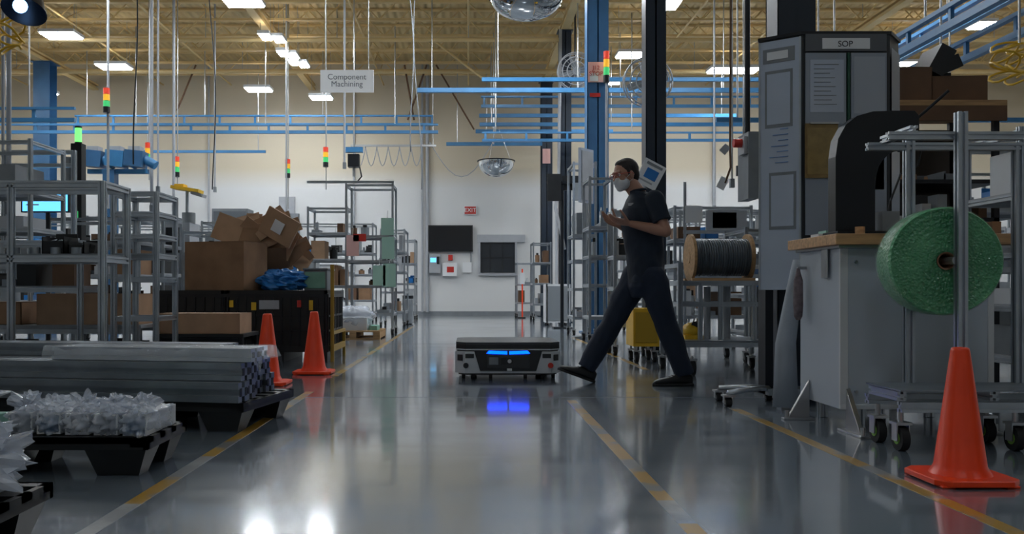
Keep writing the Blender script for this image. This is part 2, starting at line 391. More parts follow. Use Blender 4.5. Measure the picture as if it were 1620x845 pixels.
# ---------------------------------------------------------------- back wall items
W2=26.195
b=B(); b.bx(wx(677,26),wx(748,26),26.08,26.16,wz(398,26),wz(356,26),black); b.bx(wx(679,26),wx(746,26),26.07,26.081,wz(396,26),wz(358,26),glassD); b.bx(-.8,-.3,26.16,W2,2.1,2.5,black); b.obj('wall_television',bevel=.01)
b=B(); xa,xb=wx(755,26),wx(831,26)
b.bx(xa,xb,26.1,W2,wz(383,26),wz(371,26),greyL)
b.bx(wx(760,26),wx(815,26),26.16,26.19,wz(431,26),wz(383,26),mat('window_glass_dark',(.03,.034,.04),.15))
for q in(775,795): b.bx(wx(q,26),wx(q+1,26),26.15,26.165,wz(431,26),wz(383,26),black)
b.bx(wx(763,26),wx(812,26),26.15,26.165,wz(408,26),wz(407,26),black)
b.bx(wx(757,26),wx(760,26),26.1,W2,wz(434,26),wz(383,26),greyL); b.bx(wx(815,26),wx(818,26),26.1,W2,wz(434,26),wz(383,26),greyL); b.bx(wx(757,26),wx(818,26),26.08,W2,wz(436,26),wz(432,26),greyL)
b.obj('window_1')
b=B(); b.bx(wx(734,26),wx(754,26),26.15,26.19,wz(339,26),wz(325,26),paper); b.bx(wx(735,26),wx(753,26),26.145,26.151,wz(338,26),wz(326,26),inkR); o=b.obj('exit_sign')
text('EXIT',.17,(wx(744,26),26.14,wz(332,26)),paper,o)
b=B(); b.bx(wx(700,26),wx(723,26),26.02,W2,wz(437,26),wz(416,26),paper); b.bx(wx(707,26),wx(718,26),26.01,26.021,wz(431,26),wz(422,26),red); b.bx(wx(709,26),wx(716,26),26.1,W2,wz(412,26),wz(403,26),red); b.obj('first_aid_cabinet',bevel=.01)
b=B(); b.bx(wx(679,26),wx(697,26),26.0,W2,wz(432,26),wz(402,26),greyL); b.bx(wx(681,26),wx(690,26),25.99,26.001,wz(415,26),wz(408,26),scrC); b.bx(wx(691,26),wx(695,26),25.98,26.001,wz(418,26),wz(406,26),black); b.obj('time_clock',bevel=.01)
b=B(); b.bx(wx(732,26),wx(746,26),26.1,W2,wz(431,26),wz(415,26),paper); b.cyl((wx(745,26),26.15,wz(430,26)),(wx(745,26),26.15,wz(399,26)),.02,grey); b.obj('junction_box')
b=B(); b.bx(wx(440,26),wx(465,26),26.1,W2,3.0,3.5,greyL); b.bx(wx(500,26),wx(530,26),26.1,W2,1.5,2.6,white); b.bx(-5.8,-5.,26,W2,2,3,grey); b.obj('electrical_panel')
def dome(x,y,z,r,dp,name='dome_mirror',ht=6.4):
    b=B(); b.lathe([(r*math.cos(a*math.pi/16),-dp*math.sin(a*math.pi/16)) for a in range(0,9)],(x,y,z),chrome,n=40)
    b.lathe([(r,.0),(r+.02,0),(r+.02,.03),(0.001,.05)],(x,y,z),black,n=40)
    for e in range(3):
        t=e*2.094; b.cyl((x+r*.8*math.cos(t),y+r*.8*math.sin(t),z+.04),(x+.05*math.cos(t),y+.05*math.sin(t),z+.9),.006,steel,n=4)
    b.cyl((x,y,z+.88),(x,y,ht),.01,steel,n=5); b.obj(name)
dome(wx(833,9),9,wz(-4,9),.37,.22,ht=6.85); dome(wx(785,22.9),22.9,wz(256,22.9),.47,.40,ht=6.85)
Ys=14.; b=B(); b.bx(wx(507,Ys),wx(591,Ys),Ys-.02,Ys+.02,wz(146,Ys),wz(111,Ys),mat('sign_face',(.78,.80,.82),.5,emit=(.9,.95,1),es=.2))
for px in(515,583): b.cyl((wx(px,Ys),Ys,wz(111,Ys)),(wx(px,Ys),Ys,6.85),.008,steel,n=5)
o=b.obj('hanging_department_sign'); text('Component\nMachining',.125,(wx(549,Ys),Ys-.022,wz(128,Ys)),grey,o,ls=.9)
# ---------------------------------------------------------------- drops and beacons
def stack(b,x,y,zt,r=.035,h=.30):
    b.cyl((x,y,zt-h*1.15),(x,y,zt),r*.5,grey,n=8)
    for i,m in enumerate((stR,stY,stG)): b.cyl((x,y,zt-h*(i+1)/3.3),(x,y,zt-h*i/3.3-.01),r,m,n=12)
    b.cyl((x,y,zt-h*1.2),(x,y,zt-h*.92),r*1.05,blackM,n=12)
for px,Yd,pb,pl,r in((171,14,330,140,.022),(240,16,330,None,.03),(250,16,300,None,.02),(236,17,285,226,.012),(275,18,330,None,.03),(281,18.5,300,248,.012),(340,20,300,None,.02),(453,20,340,None,.02),(456,20.2,330,252,.012),(516,19,300,233,.012),(545,16.6,262,None,.02),(1158,12,290,None,.014),(14,9,330,None,.025),(5,11,300,None,.02),(1130,18,330,None,.02)):
    b=B(); x=wx(px,Yd); b.cyl((x,Yd,wz(pb,Yd)),(x,Yd,7.48),r,steel if r<.02 else greyL,n=8)
    if pl: stack(b,x,Yd-.06,wz(pl,Yd),r=.05 if Yd<15 else .055,h=.33 if Yd<15 else .36); b.box((x,Yd-.03,wz(pl,Yd)-.38),(.03,.08,.03),grey)
    else: b.box((x,Yd,wz(pb,Yd)),(.06,.06,.12),grey)
    b.obj('ceiling_drop_pole')
b=B(); x=wx(958,15); stack(b,x,14.9,wz(83,15),.05,.45); b.box((x,14.96,wz(83,15)-.5),(.05,.2,.05),grey); b.cyl((x,14.9,wz(330,15)),(x,14.9,wz(130,15)),.02,greyL,n=8); b.obj('stack_light',c15)
b=B()
for px,yd,bot in((645,16,240),(655,16.2,300),(205,12,260),(330,15,300)):
    pts=[]
    for i in range(24):
        t=i/23.; z=7.4+(wz(bot,yd)-7.4)*t; pts.append((wx(px,yd)+.05*math.sin(t*7+px)+.1*t,yd,z))
    b.tube(pts,.010,black if px<400 else grey)
for k in range(6):
    xa=wx(560+k*18,23); pts=[(xa+.3*i/8,23,wz(232,23)-.5*math.sin(math.pi*i/8)) for i in range(9)]; b.tube(pts,.012,greyL)
pts=[(wx(680+i*10,23),23,wz(225,23)-.9*math.sin(math.pi*i/10)) for i in range(11)]; b.tube(pts,.012,greyL)
b.bx(wx(555,23),wx(690,23),22.97,23.03,wz(232,23),wz(229,23),steel)
for q in(560,685): b.cyl((wx(q,23),23,wz(230,23)),(wx(q,23),23,6.9),.01,steel,n=5)
b.bx(wx(780,23),wx(782,23),22.97,23.03,wz(228,23),6.9,steel)
b.obj('overhead_cable_run')
def coil(x,y,z0,z1,r,turns,m,name,top):
    b=B(); N=turns*12; b.tube([(x+r*math.cos(i*math.pi/6)*(1+.2*math.sin(i)),y+r*math.sin(i*math.pi/6),z0+(z1-z0)*i/N+.05*math.sin(i*.7)) for i in range(N+1)],.011,m,n=6)
    b.cyl((x+r,y,z0),(x+r,y,top),.012,steel,n=6); b.obj(name)
coil(wx(1590,8),8,wz(68,8),wz(130,8),.13,4,yel,'coiled_air_hose',6.82); coil(wx(1610,8.6),8.6,wz(70,8.6),wz(135,8.6),.11,4,yel,'coiled_air_hose',6.82); coil(wx(18,7.6),7.6,wz(25,7.6),wz(85,7.6),.10,4,yel,'coiled_air_hose',6.82)
b=B(); x=wx(38,7); b.lathe([(.05,.22),(.1,.18),(.16,.02),(.17,0)],(x,7.,wz(18,7)),blackM,R=Euler((math.radians(-25),0,0)).to_matrix()); b.sph((x-.01,6.96,wz(12,7)),.055,mat('lamp_bulb',(1,1,1),.3,emit=(.25,.5,1),es=5))
b.cyl((x,7.05,wz(10,7)+.2),(x,7.05,6.82),.012,blackM,n=6); b.obj('hanging_task_lamp')
b=B(); x=wx(560,17.4); b.box((x,17.4,wz(250,17)),(.22,.2,.25),blackM); b.box((x,17.4,wz(232,17)),(.35,.12,.1),blueP); b.cyl((x,17.4,wz(275,17)),(x,17.4,wz(250,17)),.03,steel); b.cyl((x,17.4,wz(232,17)),(x,17.4,6.85),.015,steel,n=6); b.tube([(x+.1,17.4,wz(255,17)),(x+.15,17.4,wz(275,17)),(x+.05,17.4,wz(285,17))],.015,black); b.obj('chain_hoist')
def fan(x,y,z,r,name='industrial_fan'):
    b=B(); n=28
    for rr in (1.,.75,.5): b.tube([(x+r*rr*math.cos(2*math.pi*i/n),y,z+r*rr*math.sin(2*math.pi*i/n)) for i in range(n+1)],.012,greyL,n=5)
    b.tube([(x+r*math.cos(2*math.pi*i/n),y+.15,z+r*math.sin(2*math.pi*i/n)) for i in range(n+1)],.012,greyL,n=5)
    for i in range(16): t=2*math.pi*i/16; b.cyl((x+.06*math.cos(t),y-.02,z+.06*math.sin(t)),(x+r*math.cos(t),y,z+r*math.sin(t)),.004,greyL,n=4)
    for i in range(4):
        t=2*math.pi*i/4+.3; R=Euler((0,-t,0)).to_matrix().to_4x4(); M=Matrix.Translation((x,y+.07,z))@R
        b.box((r*.5,0,0),(r*.75,.01,r*.35),grey,r=(.5,0,0),M=M)
    b.cyl((x,y+.02,z),(x,y+.3,z),.09,grey); b.box((x+.0,y+.25,z),(.06,.1,.06),blackM)
    b.cyl((x,y+.25,z),(x,y+.25,6.82),.02,blackM,n=6); b.obj(name)
fan(wx(1026,14.),14.,wz(128,14),.38); fan(wx(912,19),19.,wz(112,19),.40)
# ---------------------------------------------------------------- generic clutter racks
def items(b,x0,x1,y0,y1,z,hmax,rnd,dens=.75,pal=None):
    pal=pal or CL; x=x0+.03
    while x<x1-.08:
        wd=rnd.uniform(.07,.32); wd=min(wd,x1-.02-x)
        if wd<.05: break
        if rnd.random()<dens:
            h=rnd.uniform(.25,.9)*hmax; m=rnd.choice(pal); dp=rnd.uniform(.5,.95)*(y1-y0); ya=y0+rnd.uniform(0,.3)*(y1-y0-dp); k=rnd.random()
            if k<.42: b.bx(x,x+wd*.94,ya,ya+dp,z,z+h,m)
            elif k<.62:  # open bin
                m=rnd.choice([blueB,grey,black,greyL,greyL]); t=.008; h=min(h,.2)
                b.bx(x,x+wd*.94,ya,ya+dp,z,z+t,m);b.bx(x,x+wd*.94,ya,ya+t,z,z+h*.6,m);b.bx(x,x+wd*.94,ya+dp-t,ya+dp,z,z+h,m);b.bx(x,x+t,ya,ya+dp,z,z+h*.8,m);b.bx(x+wd*.94-t,x+wd*.94,ya,ya+dp,z,z+h*.8,m)
                for q in range(3): b.box((x+wd*rnd.uniform(.3,.6),ya+dp*.5,z+h*.4),(wd*.3,dp*.5,h*.5),rnd.choice([aluD,steel,cardL,black]),r=(0,rnd.uniform(-.5,.5),rnd.uniform(0,1)))
            elif k<.8:
                r=min(wd*.4,.07); b.cyl((x+wd/2,ya+dp/2,z),(x+wd/2,ya+dp/2,z+h*.7),r,m,n=12); b.cyl((x+wd/2,ya+dp/2,z+h*.7),(x+wd/2,ya+dp/2,z+h*.9),r*.5,black,n=10)
            else:
                b.bx(x,x+wd*.9,ya,ya+dp,z,z+.05,aluD); b.box((x+wd*.45,ya+dp/2,z+.05+h*.3),(wd*.3,dp*.3,h*.6),m); b.cyl((x+wd*.2,ya+dp*.3,z+.05),(x+wd*.5,ya+dp*.6,z+h*.95),.01,steel,n=6)
        x+=wd+rnd.uniform(.0,.06)
def rack(x0,x1,y0,y1,levels,top,seed,name='parts_cart',m=alu,ps=.035,cast=True,shelf=greyL,dens=.75,pal=None,ret=False,hm=.4):
    rnd=random.Random(seed); b=B(); z0=.14 if cast else 0
    h=ps/2
    for x in(x0+h,x1-h):
        for y in(y0+h,y1-h):
            b.ext((x,y,z0),(x,y,top),ps,m)
            if cast: b.caster(x,y,.05,top=.14)
    lv=sorted(levels+[top-h])
    for i,z in enumerate(lv):
        for y in(y0+h,y1-h): b.ext((x0+ps,y,z-h),(x1-ps,y,z-h),ps,m)
        for x in(x0+h,x1-h): b.ext((x,y0+ps,z-h),(x,y1-ps,z-h),ps,m)
        if z in levels:
            if shelf: b.bx(x0+ps*.2,x1-ps*.2,y0+ps*.2,y1-ps*.2,z,z+.012,shelf)
            nx=lv[i+1] if i+1<len(lv) else z+hm
            if dens>0: items(b,x0+ps,x1-ps,y0+ps,y1-ps,z+.012,min(nx-z-.06,hm),rnd,dens,pal)
    if ret: return b
    return b.obj(name)
BR=[card,cardL,cardD,grey,greyL,white,black,alu,aluD]
# left side
rack(-4.76,-4.05,8.2,8.9,[.5,.95,1.3,1.65],2.13,3,'assembly_cart'); rack(-6.3,-5.2,9.0,9.8,[.5,.95,1.4],2.05,4,'assembly_cart')
rack(-5.0,-3.9,10.5,11.2,[.45,.9,1.3],1.60,5,'assembly_cart'); rack(-7.6,-6.3,12,12.8,[.5,1.,1.5],2.2,6,'assembly_cart')
rack(-5.6,-4.2,12.2,13.,[.5,.95,1.35],1.75,7,'assembly_cart'); rack(-3.7,-2.8,11.4,12.2,[.4,.85,1.2],1.5,8,'assembly_cart')
rack(-9.5,-8.,14,15,[.5,1.1,1.7],2.3,9,'assembly_cart'); rack(-7.,-5.4,16.2,17,[.5,1.,1.5],2.1,10,'assembly_cart'); rack(-4.9,-3.4,16.2,17,[.5,1.,1.5],2.,11,'assembly_cart')
rack(-8.,-5.,20.,20.9,[.5,1.1,1.6],2.2,12,'storage_rack'); rack(-4.6,-2.2,20.5,21.3,[.5,1.1,1.6],2.3,13,'storage_rack'); rack(-12.5,-9,20.,21,[.5,1.1,1.6],2.3,14,'storage_rack'); rack(-11.5,-10.2,16,17,[.6,1.2,1.8],2.5,15,'storage_rack')
rack(-2.74,-2.04,15,15.7,[.35,.8,1.25,1.7],2.15,16,'assembly_cart',pal=BR)
b=rack(-1.98,-1.2,14.2,14.9,[.35,.8,1.2,1.6],2.45,17,ret=True,dens=.6,hm=.3)
for px,pa,pb_,m in((603,345,372,greenP),(604,375,410,greenP),(590,420,452,greenP),(606,417,454,greenP),(548,372,405,pink),(559,370,382,red)):
    b.bx(wx(px,14.15),wx(px+20,14.15),14.14,14.155,wz(pb_,14.15),wz(pa,14.15),m); b.cyl((wx(px+10,14.15),14.15,wz(pa,14.15)),(wx(px+10,14.15),14.2,wz(pa-12,14.15)),.006,steel,n=4)
b.ext((-2.6,14.25,2.47),(-1.2,14.25,2.47),.04,alu); b.obj('assembly_cart')
rack(-1.75,-1.25,17.5,18.5,[.3,.7,1.1,1.5],1.95,18,'assembly_cart',pal=BR); rack(-1.9,-1.3,21.8,22.6,[.4,.9,1.4],2.,19,'assembly_cart',pal=BR)
b=B()
for k in range(5): b.bx(-2.1,-1.3,13.0+k*.2,13.12+k*.2,.11,.13,woodP)
for k in range(3): b.bx(-2.1+k*.35,-2.0+k*.35,13.,13.92,.02,.11,woodP)
b.bx(-2.1,-1.3,13,13.1,0,.02,woodP); b.bx(-2.1,-1.3,13.82,13.92,0,.02,woodP); o=b.obj('wooden_pallet')
b=B(); b.bx(-2.0,-1.5,13.1,13.7,.13,.32,white); b.crumple((-1.75,13.4,.33),(.30,.32,.15),plast2,3,.3,8,.131); b.bx(-1.47,-1.35,13.1,13.5,.13,.2,greenF); b.obj('wrapped_parts_load')
b=B(); b.bx(wx(637,19),wx(653,19),18.9,19.3,0.02,.55,grey); b.cyl((wx(645,19),19.1,.55),(wx(645,19),19.1,.62),.12,blackM); b.bx(wx(639,19),wx(651,19),18.95,19.25,0,.02,black); b.obj('waste_bin',bevel=.02)
def table(x0,x1,y0,y1,z,m=alu,top=greyL,name='work_table',legw=.045,low=True):
    b=B()
    for x in(x0+.03,x1-.03):
        for y in(y0+.03,y1-.03): b.ext((x,y,0.),(x,y,z-.03),legw,m)
    b.bx(x0,x1,y0,y1,z-.03,z,top)
    for y in(y0+.03,y1-.03): b.ext((x0+.05,y,z-.055),(x1-.05,y,z-.055),.04,m)
    if low: b.bx(x0+.05,x1-.05,y0+.05,y1-.05,.14,.155,top)
    return b
b=table(-5.2,-2.72,7.35,8.05,.43); items(b,-5.1,-2.8,7.45,7.95,.156,.22,random.Random(77),.9,[black,cardD,grey,black,aluD]); b.obj('work_table')
def carton(x0,x1,y0,y1,z0,z1,rz=0,m=card,name='cardboard_box',tape_=True):
    b=B(); cx,cy=(x0+x1)/2,(y0+y1)/2; M=Matrix.Translation((cx,cy,0))@Matrix.Rotation(rz,4,'Z'); w2,d2=(x1-x0)/2,(y1-y0)/2; t=.006
    b.bx(-w2,w2,-d2,-d2+t,z0,z1,m,M);b.bx(-w2,w2,d2-t,d2,z0,z1,m,M);b.bx(-w2,-w2+t,-d2,d2,z0,z1,m,M);b.bx(w2-t,w2,-d2,d2,z0,z1,m,M);b.bx(-w2,w2,-d2,d2,z0,z0+t,m,M)
    b.bx(-w2,w2,-d2,-.002,z1-t,z1,m,M); b.bx(-w2,w2,.002,d2,z1-t,z1,m,M)
    if tape_: b.bx(-w2-.001,w2+.001,-.025,.025,z1,z1+.001,cardL,M); b.bx(-w2-.001,-w2,-.025,.025,z1-.08,z1,cardL,M)
    return b.obj(name)
carton(-3.62,-2.78,7.42,7.8,.43,.69,.03,cardL); carton(-4.6,-3.75,7.42,7.9,.43,.62,0,card)
table(-2.68,-1.92,7.55,8.1,.345,blackM,black).obj('low_dolly_table')
carton(-2.66,-1.95,7.57,7.95,.345,.52,-.02,cardL)
def crate(x0,x1,y0,y1,z,labels,name='bulk_crate'):
    b=B(); t=.03
    b.bx(x0,x1,y0,y0+t,.1,z,black);b.bx(x0,x1,y1-t,y1,.1,z,black);b.bx(x0,x0+t,y0,y1,.1,z,black);b.bx(x1-t,x1,y0,y1,.1,z,black);b.bx(x0,x1,y0,y1,.1,.13,black)
    b.bx(x0+t,x1-t,y0+t,y1-t,z-.03,z-.005,black)
    for q in(x0,(x0+x1)/2-.07,x1-.14): b.bx(q,q+.14,y0,y1,0,.1,black)
    b.bx(x0-.015,x1+.015,y0-.015,y1+.015,z-.07,z-.035,blackM); b.bx(x0-.015,x1+.015,y0-.015,y1+.015,.1,.16,black)
    k=int((x1-x0)/.09)
    for i in range(k+1): xx=x0+(x1-x0-.02)*i/k; b.bx(xx,xx+.02,y0-.015,y0,.16,z-.07,blackM)
    for i in range(10): yy=y0+(y1-y0-.02)*i/9; b.bx(x1,x1+.015,yy,yy+.02,.16,z-.07,blackM)
    for zz in(.3,.45): b.bx(x0,x1,y0-.012,y0,zz,zz+.02,blackM); b.bx(x1,x1+.012,y0,y1,zz,zz+.02,blackM)
    for a,bb,c,d,m in labels: b.bx(a,bb,y0-.018,y0-.014,c,d,m)
    return b.obj(name)
crate(-3.14,-2.46,8.9,9.9,.72,[]); crate(-2.43,-1.42,8.9,9.9,.72,[(-2.40,-2.36,.55,.62,yel),(-2.40,-2.36,.42,.48,red),(-2.18,-2.13,.52,.6,yel),(-1.72,-1.68,.55,.62,red),(-1.60,-1.56,.52,.62,yel),(-2.1,-1.9,.53,.62,greyL)])
yd=mat('yellow_worn',(.40,.25,.03),.5)
b=B(); b.bx(-1.395,-1.36,8.95,8.98,0,.98,yd); b.bx(-1.395,-1.365,9.8,9.83,0,.3,yd);b.bx(-1.395,-1.365,8.98,9.8,.1,.16,yd); b.bx(-1.395,-1.365,8.98,9.8,.27,.30,yd); b.obj('yellow_guard_rail')
carton(-2.87,-2.19,9.02,9.5,.72,1.22,-.28,card)
b=B()
b.bx(-2.66,-1.95,9.62,9.86,.72,1.18,cardD)
for i,(px,py,wd,hh,rx,ry,rz,m) in enumerate(((375,368,.5,.3,1.0,.35,.3,cardL),(405,372,.45,.35,.9,-.4,.2,card),(440,378,.42,.32,1.2,.5,-.4,cardL),(425,352,.4,.25,.7,-.6,.2,cardL),(455,395,.4,.28,1.1,-.8,.2,card),(420,398,.5,.3,1.3,.2,.1,card),(448,360,.3,.22,.5,.9,.3,card),(380,350,.35,.2,.5,-.25,0,cardL),(400,395,.6,.3,.9,.5,.5,cardD),(465,408,.3,.2,.8,.6,.2,cardL))):
    b.box((wx(px,9.6),9.62+.02*i,wz(py,9.6)),(wd,.008,hh),m,r=(rx-1.2,ry,rz)); b.box((wx(px,9.6)+wd*.3,9.66+.02*i,wz(py,9.6)+.04),(wd*.5,.008,hh*.6),cardL,r=(rx-.6,ry+.3,rz))
b.box((wx(436,9.4),9.50,wz(358,9.4)),(.13,.004,.13),paper,r=(0,.5,-.3)); b.box((wx(438,9.4),9.53,wz(358,9.4)),(.42,.03,.30),cardL,r=(0,.5,-.3))
b.obj('flattened_box_pile')
b=B(); b.crumple((-1.93,9.25,.81),(.23,.22,.12),blueB,5,.4,7,.721,sm=False); b.obj('blue_plastic_sack')
b=B(); b.bx(-1.70,-1.46,9.15,9.6,.72,.93,grey); b.bx(-1.69,-1.48,9.14,9.15,.74,.91,greenF); b.bx(-1.71,-1.45,9.13,9.62,.93,.95,grey); b.obj('equipment_case',bevel=.01)
def frameonly(x0,x1,y0,y1,top,rails,ps=.045,m=alu):
    b=B(); h=ps/2
    for x in(x0+h,x1-h):
        for y in(y0+h,y1-h): b.ext((x,y,.14),(x,y,top),ps,m); b.caster(x,y,.05,top=.14)
    for z in rails+[top-h]:
        for y in(y0+h,y1-h): b.ext((x0+ps,y,z),(x1-ps,y,z),ps,m)
        for x in(x0+h,x1-h): b.ext((x,y0+ps,z),(x,y1-ps,z),ps,m)
    return b
b=frameonly(-3.9,-2.46,5.98,6.45,1.46,[.2,.93]); b.ext((-3.1,6.0,.2),(-3.1,6.0,1.44),.04,alu)
b.bx(-3.88,-2.48,6.0,6.43,.953,.965,grey); items(b,-3.85,-2.5,6.05,6.4,.965,.2,random.Random(33),.7,[black,black,blackM,aluD,cardD,grey])
for q in range(9): b.cyl((-3.8+q*.14,6.05,.965),(-3.8+q*.14,6.05,1.01),.035,aluD,n=12)
b.obj('parts_cart')
b=frameonly(-2.72,-2.36,6.72,7.2,1.47,[.2,.5,.80,.98,1.13,1.30],ps=.038); b.obj('ladder_frame_cart')
b=frameonly(-3.9,-2.95,6.75,7.25,1.1,[.25,.72],ps=.038); b.bx(-3.88,-2.97,6.77,7.23,.742,.752,grey); items(b,-3.85,-3.,6.8,7.2,.752,.3,random.Random(9),.9,[black,cardD,black,aluD,cardD]); b.obj('parts_cart')
b=B(); Yq=10.1; b.bx(wx(33,Yq),wx(110,Yq),Yq,Yq+.05,wz(336,Yq),wz(290,Yq),black); b.bx(wx(36,Yq),wx(107,Yq),Yq-.006,Yq,wz(334,Yq),wz(293,Yq),scrC); b.cyl((wx(72,Yq),Yq+.06,wz(330,Yq)),(wx(72,Yq),Yq+.06,.03),.025,blackM); b.bx(wx(50,Yq),wx(94,Yq),Yq-.1,Yq+.2,0,.03,blackM)
for q in range(4): b.bx(wx(42,Yq),wx(80-q*6,Yq),Yq-.009,Yq-.006,wz(304+q*7,Yq),wz(302+q*7,Yq),paper)
b.obj('monitor_stand')
b=B(); Yq=11.6; x=wx(124,Yq); b.bx(x-.07,x+.07,Yq-.07,Yq+.07,.02,wz(228,Yq),blackM); b.bx(x-.2,x+.2,Yq-.2,Yq+.2,0,.02,blackM); b.cyl((x,Yq,wz(225,Yq)),(x,Yq,wz(203,Yq)),.04,gLit); b.cyl((x,Yq,wz(203,Yq)),(x,Yq,wz(200,Yq)),.045,blackM); b.cyl((x,Yq,wz(229,Yq)),(x,Yq,wz(225,Yq)),.045,blackM)
b.bx(x-.12,x-.07,Yq-.1,Yq,wz(300,Yq),wz(250,Yq),grey); b.bx(x-.03,x+.03,Yq-.09,Yq-.07,wz(350,Yq),wz(335,Yq),stG); b.obj('andon_post')
b=B(); Yq=15.5
for px in(150,185,215):
    x=wx(px,Yq); b.box((x,Yq,wz(252,Yq)),(.32,.3,.28),blueC if px!=185 else blueP,r=(0,.1,0)); b.cyl((x+.15,Yq,wz(252,Yq)),(x+.35,Yq,wz(262,Yq)),.08,blueP); b.box((x,Yq,wz(238,Yq)),(.2,.2,.12),greyL)
b.bx(wx(140,Yq),wx(235,Yq),Yq-.05,Yq+.05,wz(275,Yq),wz(268,Yq),blueP)
x=wx(175,Yq); b.bx(x-.1,x+.1,Yq-.1,Yq+.1,.03,wz(270,Yq),blueC); b.bx(x-.4,x+.4,Yq-.4,Yq+.4,0,.03,blueC); b.obj('blue_hoist_station')
b=B(); Yq=18; b.bx(wx(335,Yq),wx(392,Yq),Yq,Yq+.5,0,wz(330,Yq),grey); b.bx(wx(338,Yq),wx(389,Yq),Yq-.01,Yq,wz(356,Yq),wz(334,Yq),mat('panel_grey',(.14,.16,.18),.4)); b.bx(wx(355,Yq),wx(372,Yq),Yq-.02,Yq-.01,1.2,1.35,yel); b.obj('machine_cabinet',bevel=.02)
b=B(); Yq=13.2; b.bx(wx(260,Yq),wx(300,Yq),Yq,Yq+.5,0,wz(352,Yq),greyL); b.bx(wx(263,Yq),wx(285,Yq),Yq-.02,Yq,wz(400,Yq),wz(360,Yq),glassD); b.cyl((wx(292,Yq),Yq+.2,wz(352,Yq)),(wx(292,Yq),Yq+.2,wz(335,Yq)),.1,grey); b.obj('machine_cabinet')
b=B(); Yq=14.3; b.box((wx(296,Yq),Yq,wz(300,Yq)),(.45,.3,.05),yel,r=(0,.15,0)); b.box((wx(286,Yq),Yq,wz(296,Yq)),(.15,.2,.08),yel); b.box((wx(314,Yq),Yq,wz(308,Yq)),(.2,.2,.05),greyL,r=(0,.3,0)); b.cyl((wx(296,Yq),Yq,wz(302,Yq)),(wx(296,Yq),Yq,.02),.025,alu); b.bx(wx(276,Yq),wx(316,Yq),Yq-.2,Yq+.2,0,.02,alu); b.obj('yellow_tool_stand')
b=B(); Yq=9.05
for px in (10,117): b.ext((wx(px,Yq),Yq,0),(wx(px,Yq),Yq,wz(238,Yq)),.045,alu)
for py in (241,262,300): b.ext((wx(10,Yq)+.02,Yq,wz(py,Yq)),(wx(117,Yq)-.02,Yq,wz(py,Yq)),.04,alu)
b.obj('gantry_frame')
# ---------------------------------------------------------------- traffic cones
def cone(x,y,h,name='traffic_cone'):
    b=B(); s=h/.5
    b.lathe([(.108*s,.028),(.098*s,.045*s),(.090*s,.06*s),(.033*s,.487*s),(.030*s,.497*s),(.024*s,h),(.018*s,h),(.018*s,h-.03)],(x,y,0),orange,n=36)
    e=.155*s;c=.045*s
    P=[(x-e+c,y-e),(x+e-c,y-e),(x+e,y-e+c),(x+e,y+e-c),(x+e-c,y+e),(x-e+c,y+e),(x-e,y+e-c),(x-e,y-e+c)]
    b.prism(P,.006,.028,orange)
    for i in(-1,1):
        for j in(-1,1): b.box((x+i*e*.75,y+j*e*.75,.005),(.05*s,.05*s,.01),orange)
    b.obj(name,bevel=.004)
cone(wx(423,6.75),6.75,.54); cone(wx(497,7.65),7.65,.535); cone(wx(1519,3.32),3.32,.50)
# ---------------------------------------------------------------- pallets foreground
def pallet(cx,cy,w_,d,rz=0,name='plastic_pallet',rows=(-1,0,1)):
    M=Matrix.Translation((cx,cy,0))@Matrix.Rotation(rz,4,'Z'); b=B(); k=max(3,int(d/.11))
    for i in range(k):
        y=-d/2+(d-.06)*i/(k-1); b.bx(-w_/2,w_/2,y,y+.06,.128,.15,black,M)
    for x in(-w_/2,w_/2-.07,-.035): b.bx(x,x+.07,-d/2,d/2,.115,.128,black,M)
    b.bx(-w_/2,w_/2,-d/2,-d/2+.02,.105,.15,black,M);b.bx(-w_/2,w_/2,d/2-.02,d/2,.105,.15,black,M);b.bx(w_/2-.02,w_/2,-d/2,d/2,.105,.15,black,M)
    for i in(-1,0,1):
        for j in rows:
            x=i*(w_/2-.13);y=j*(d/2-.09); a,c=.125,.085; e,f=.08,.05
            vs=[(x-e,y-f,0),(x+e,y-f,0),(x+e,y+f,0),(x-e,y+f,0),(x-a,y-c,.125),(x+a,y-c,.125),(x+a,y+c,.125),(x-a,y+c,.125)]
            b.add(vs,[(0,3,2,1),(4,5,6,7),(0,1,5,4),(1,2,6,5),(2,3,7,6),(3,0,4,7)],black,False,M)
    return b.obj(name)
rz=math.radians(-10)
Cn=V((-1.12,4.42,0)); Rm=Matrix.Rotation(rz,4,'Z')
for u_ in(-.6,-1.85): pc=Cn+Rm@V((u_,.33,0)); pallet(pc.x,pc.y,1.2,.68,rz,rows=(-1,1))
pallet(-1.82,3.60,1.2,.46,rows=(-1,1)); pallet(-1.82,2.2,1.2,.8); pallet(-3.15,3.6,1.2,.8)
# extrusion bundle
b=B(); M=Matrix.Translation(Cn)@Rm; rnd=random.Random(2)
z=.151
for (n_,v0,dv,h,ul,mm) in ((5,-.01,.125,.10,3.1,aluD),(4,.06,.125,.09,3.1,aluD),(2,.12,.13,.07,1.15,alu)):
    for i in range(n_):
        v=v0+dv*(i+.5); e=rnd.uniform(-.02,.02)-.04-v*.12
        if n_==2: e+=.04
        b.ext((-ul,v,z+h/2),(e,v,z+h/2),dv*.96,mm,h=h,M=M)
        for q in (-.25,.25): b.box((e+.001,v+dv*q,z+h*.5),(.002,dv*.2,h*.42),black,M=M)
    if n_==2:
        for i in(0,1): v=v0+dv*(i+2.5); b.ext((-3.1,v,z+h/2),(-.32,v,z+h/2),dv*.9,aluD,h=h,M=M)
    z+=h+.002
for q in(-.5,-1.6,-2.6): b.bx(q,q+.02,-.03,.62,.1515,.1525,black,M)
b.obj('aluminium_extrusion_bundle')
b=B(); N=40
vs=[];fs=[]
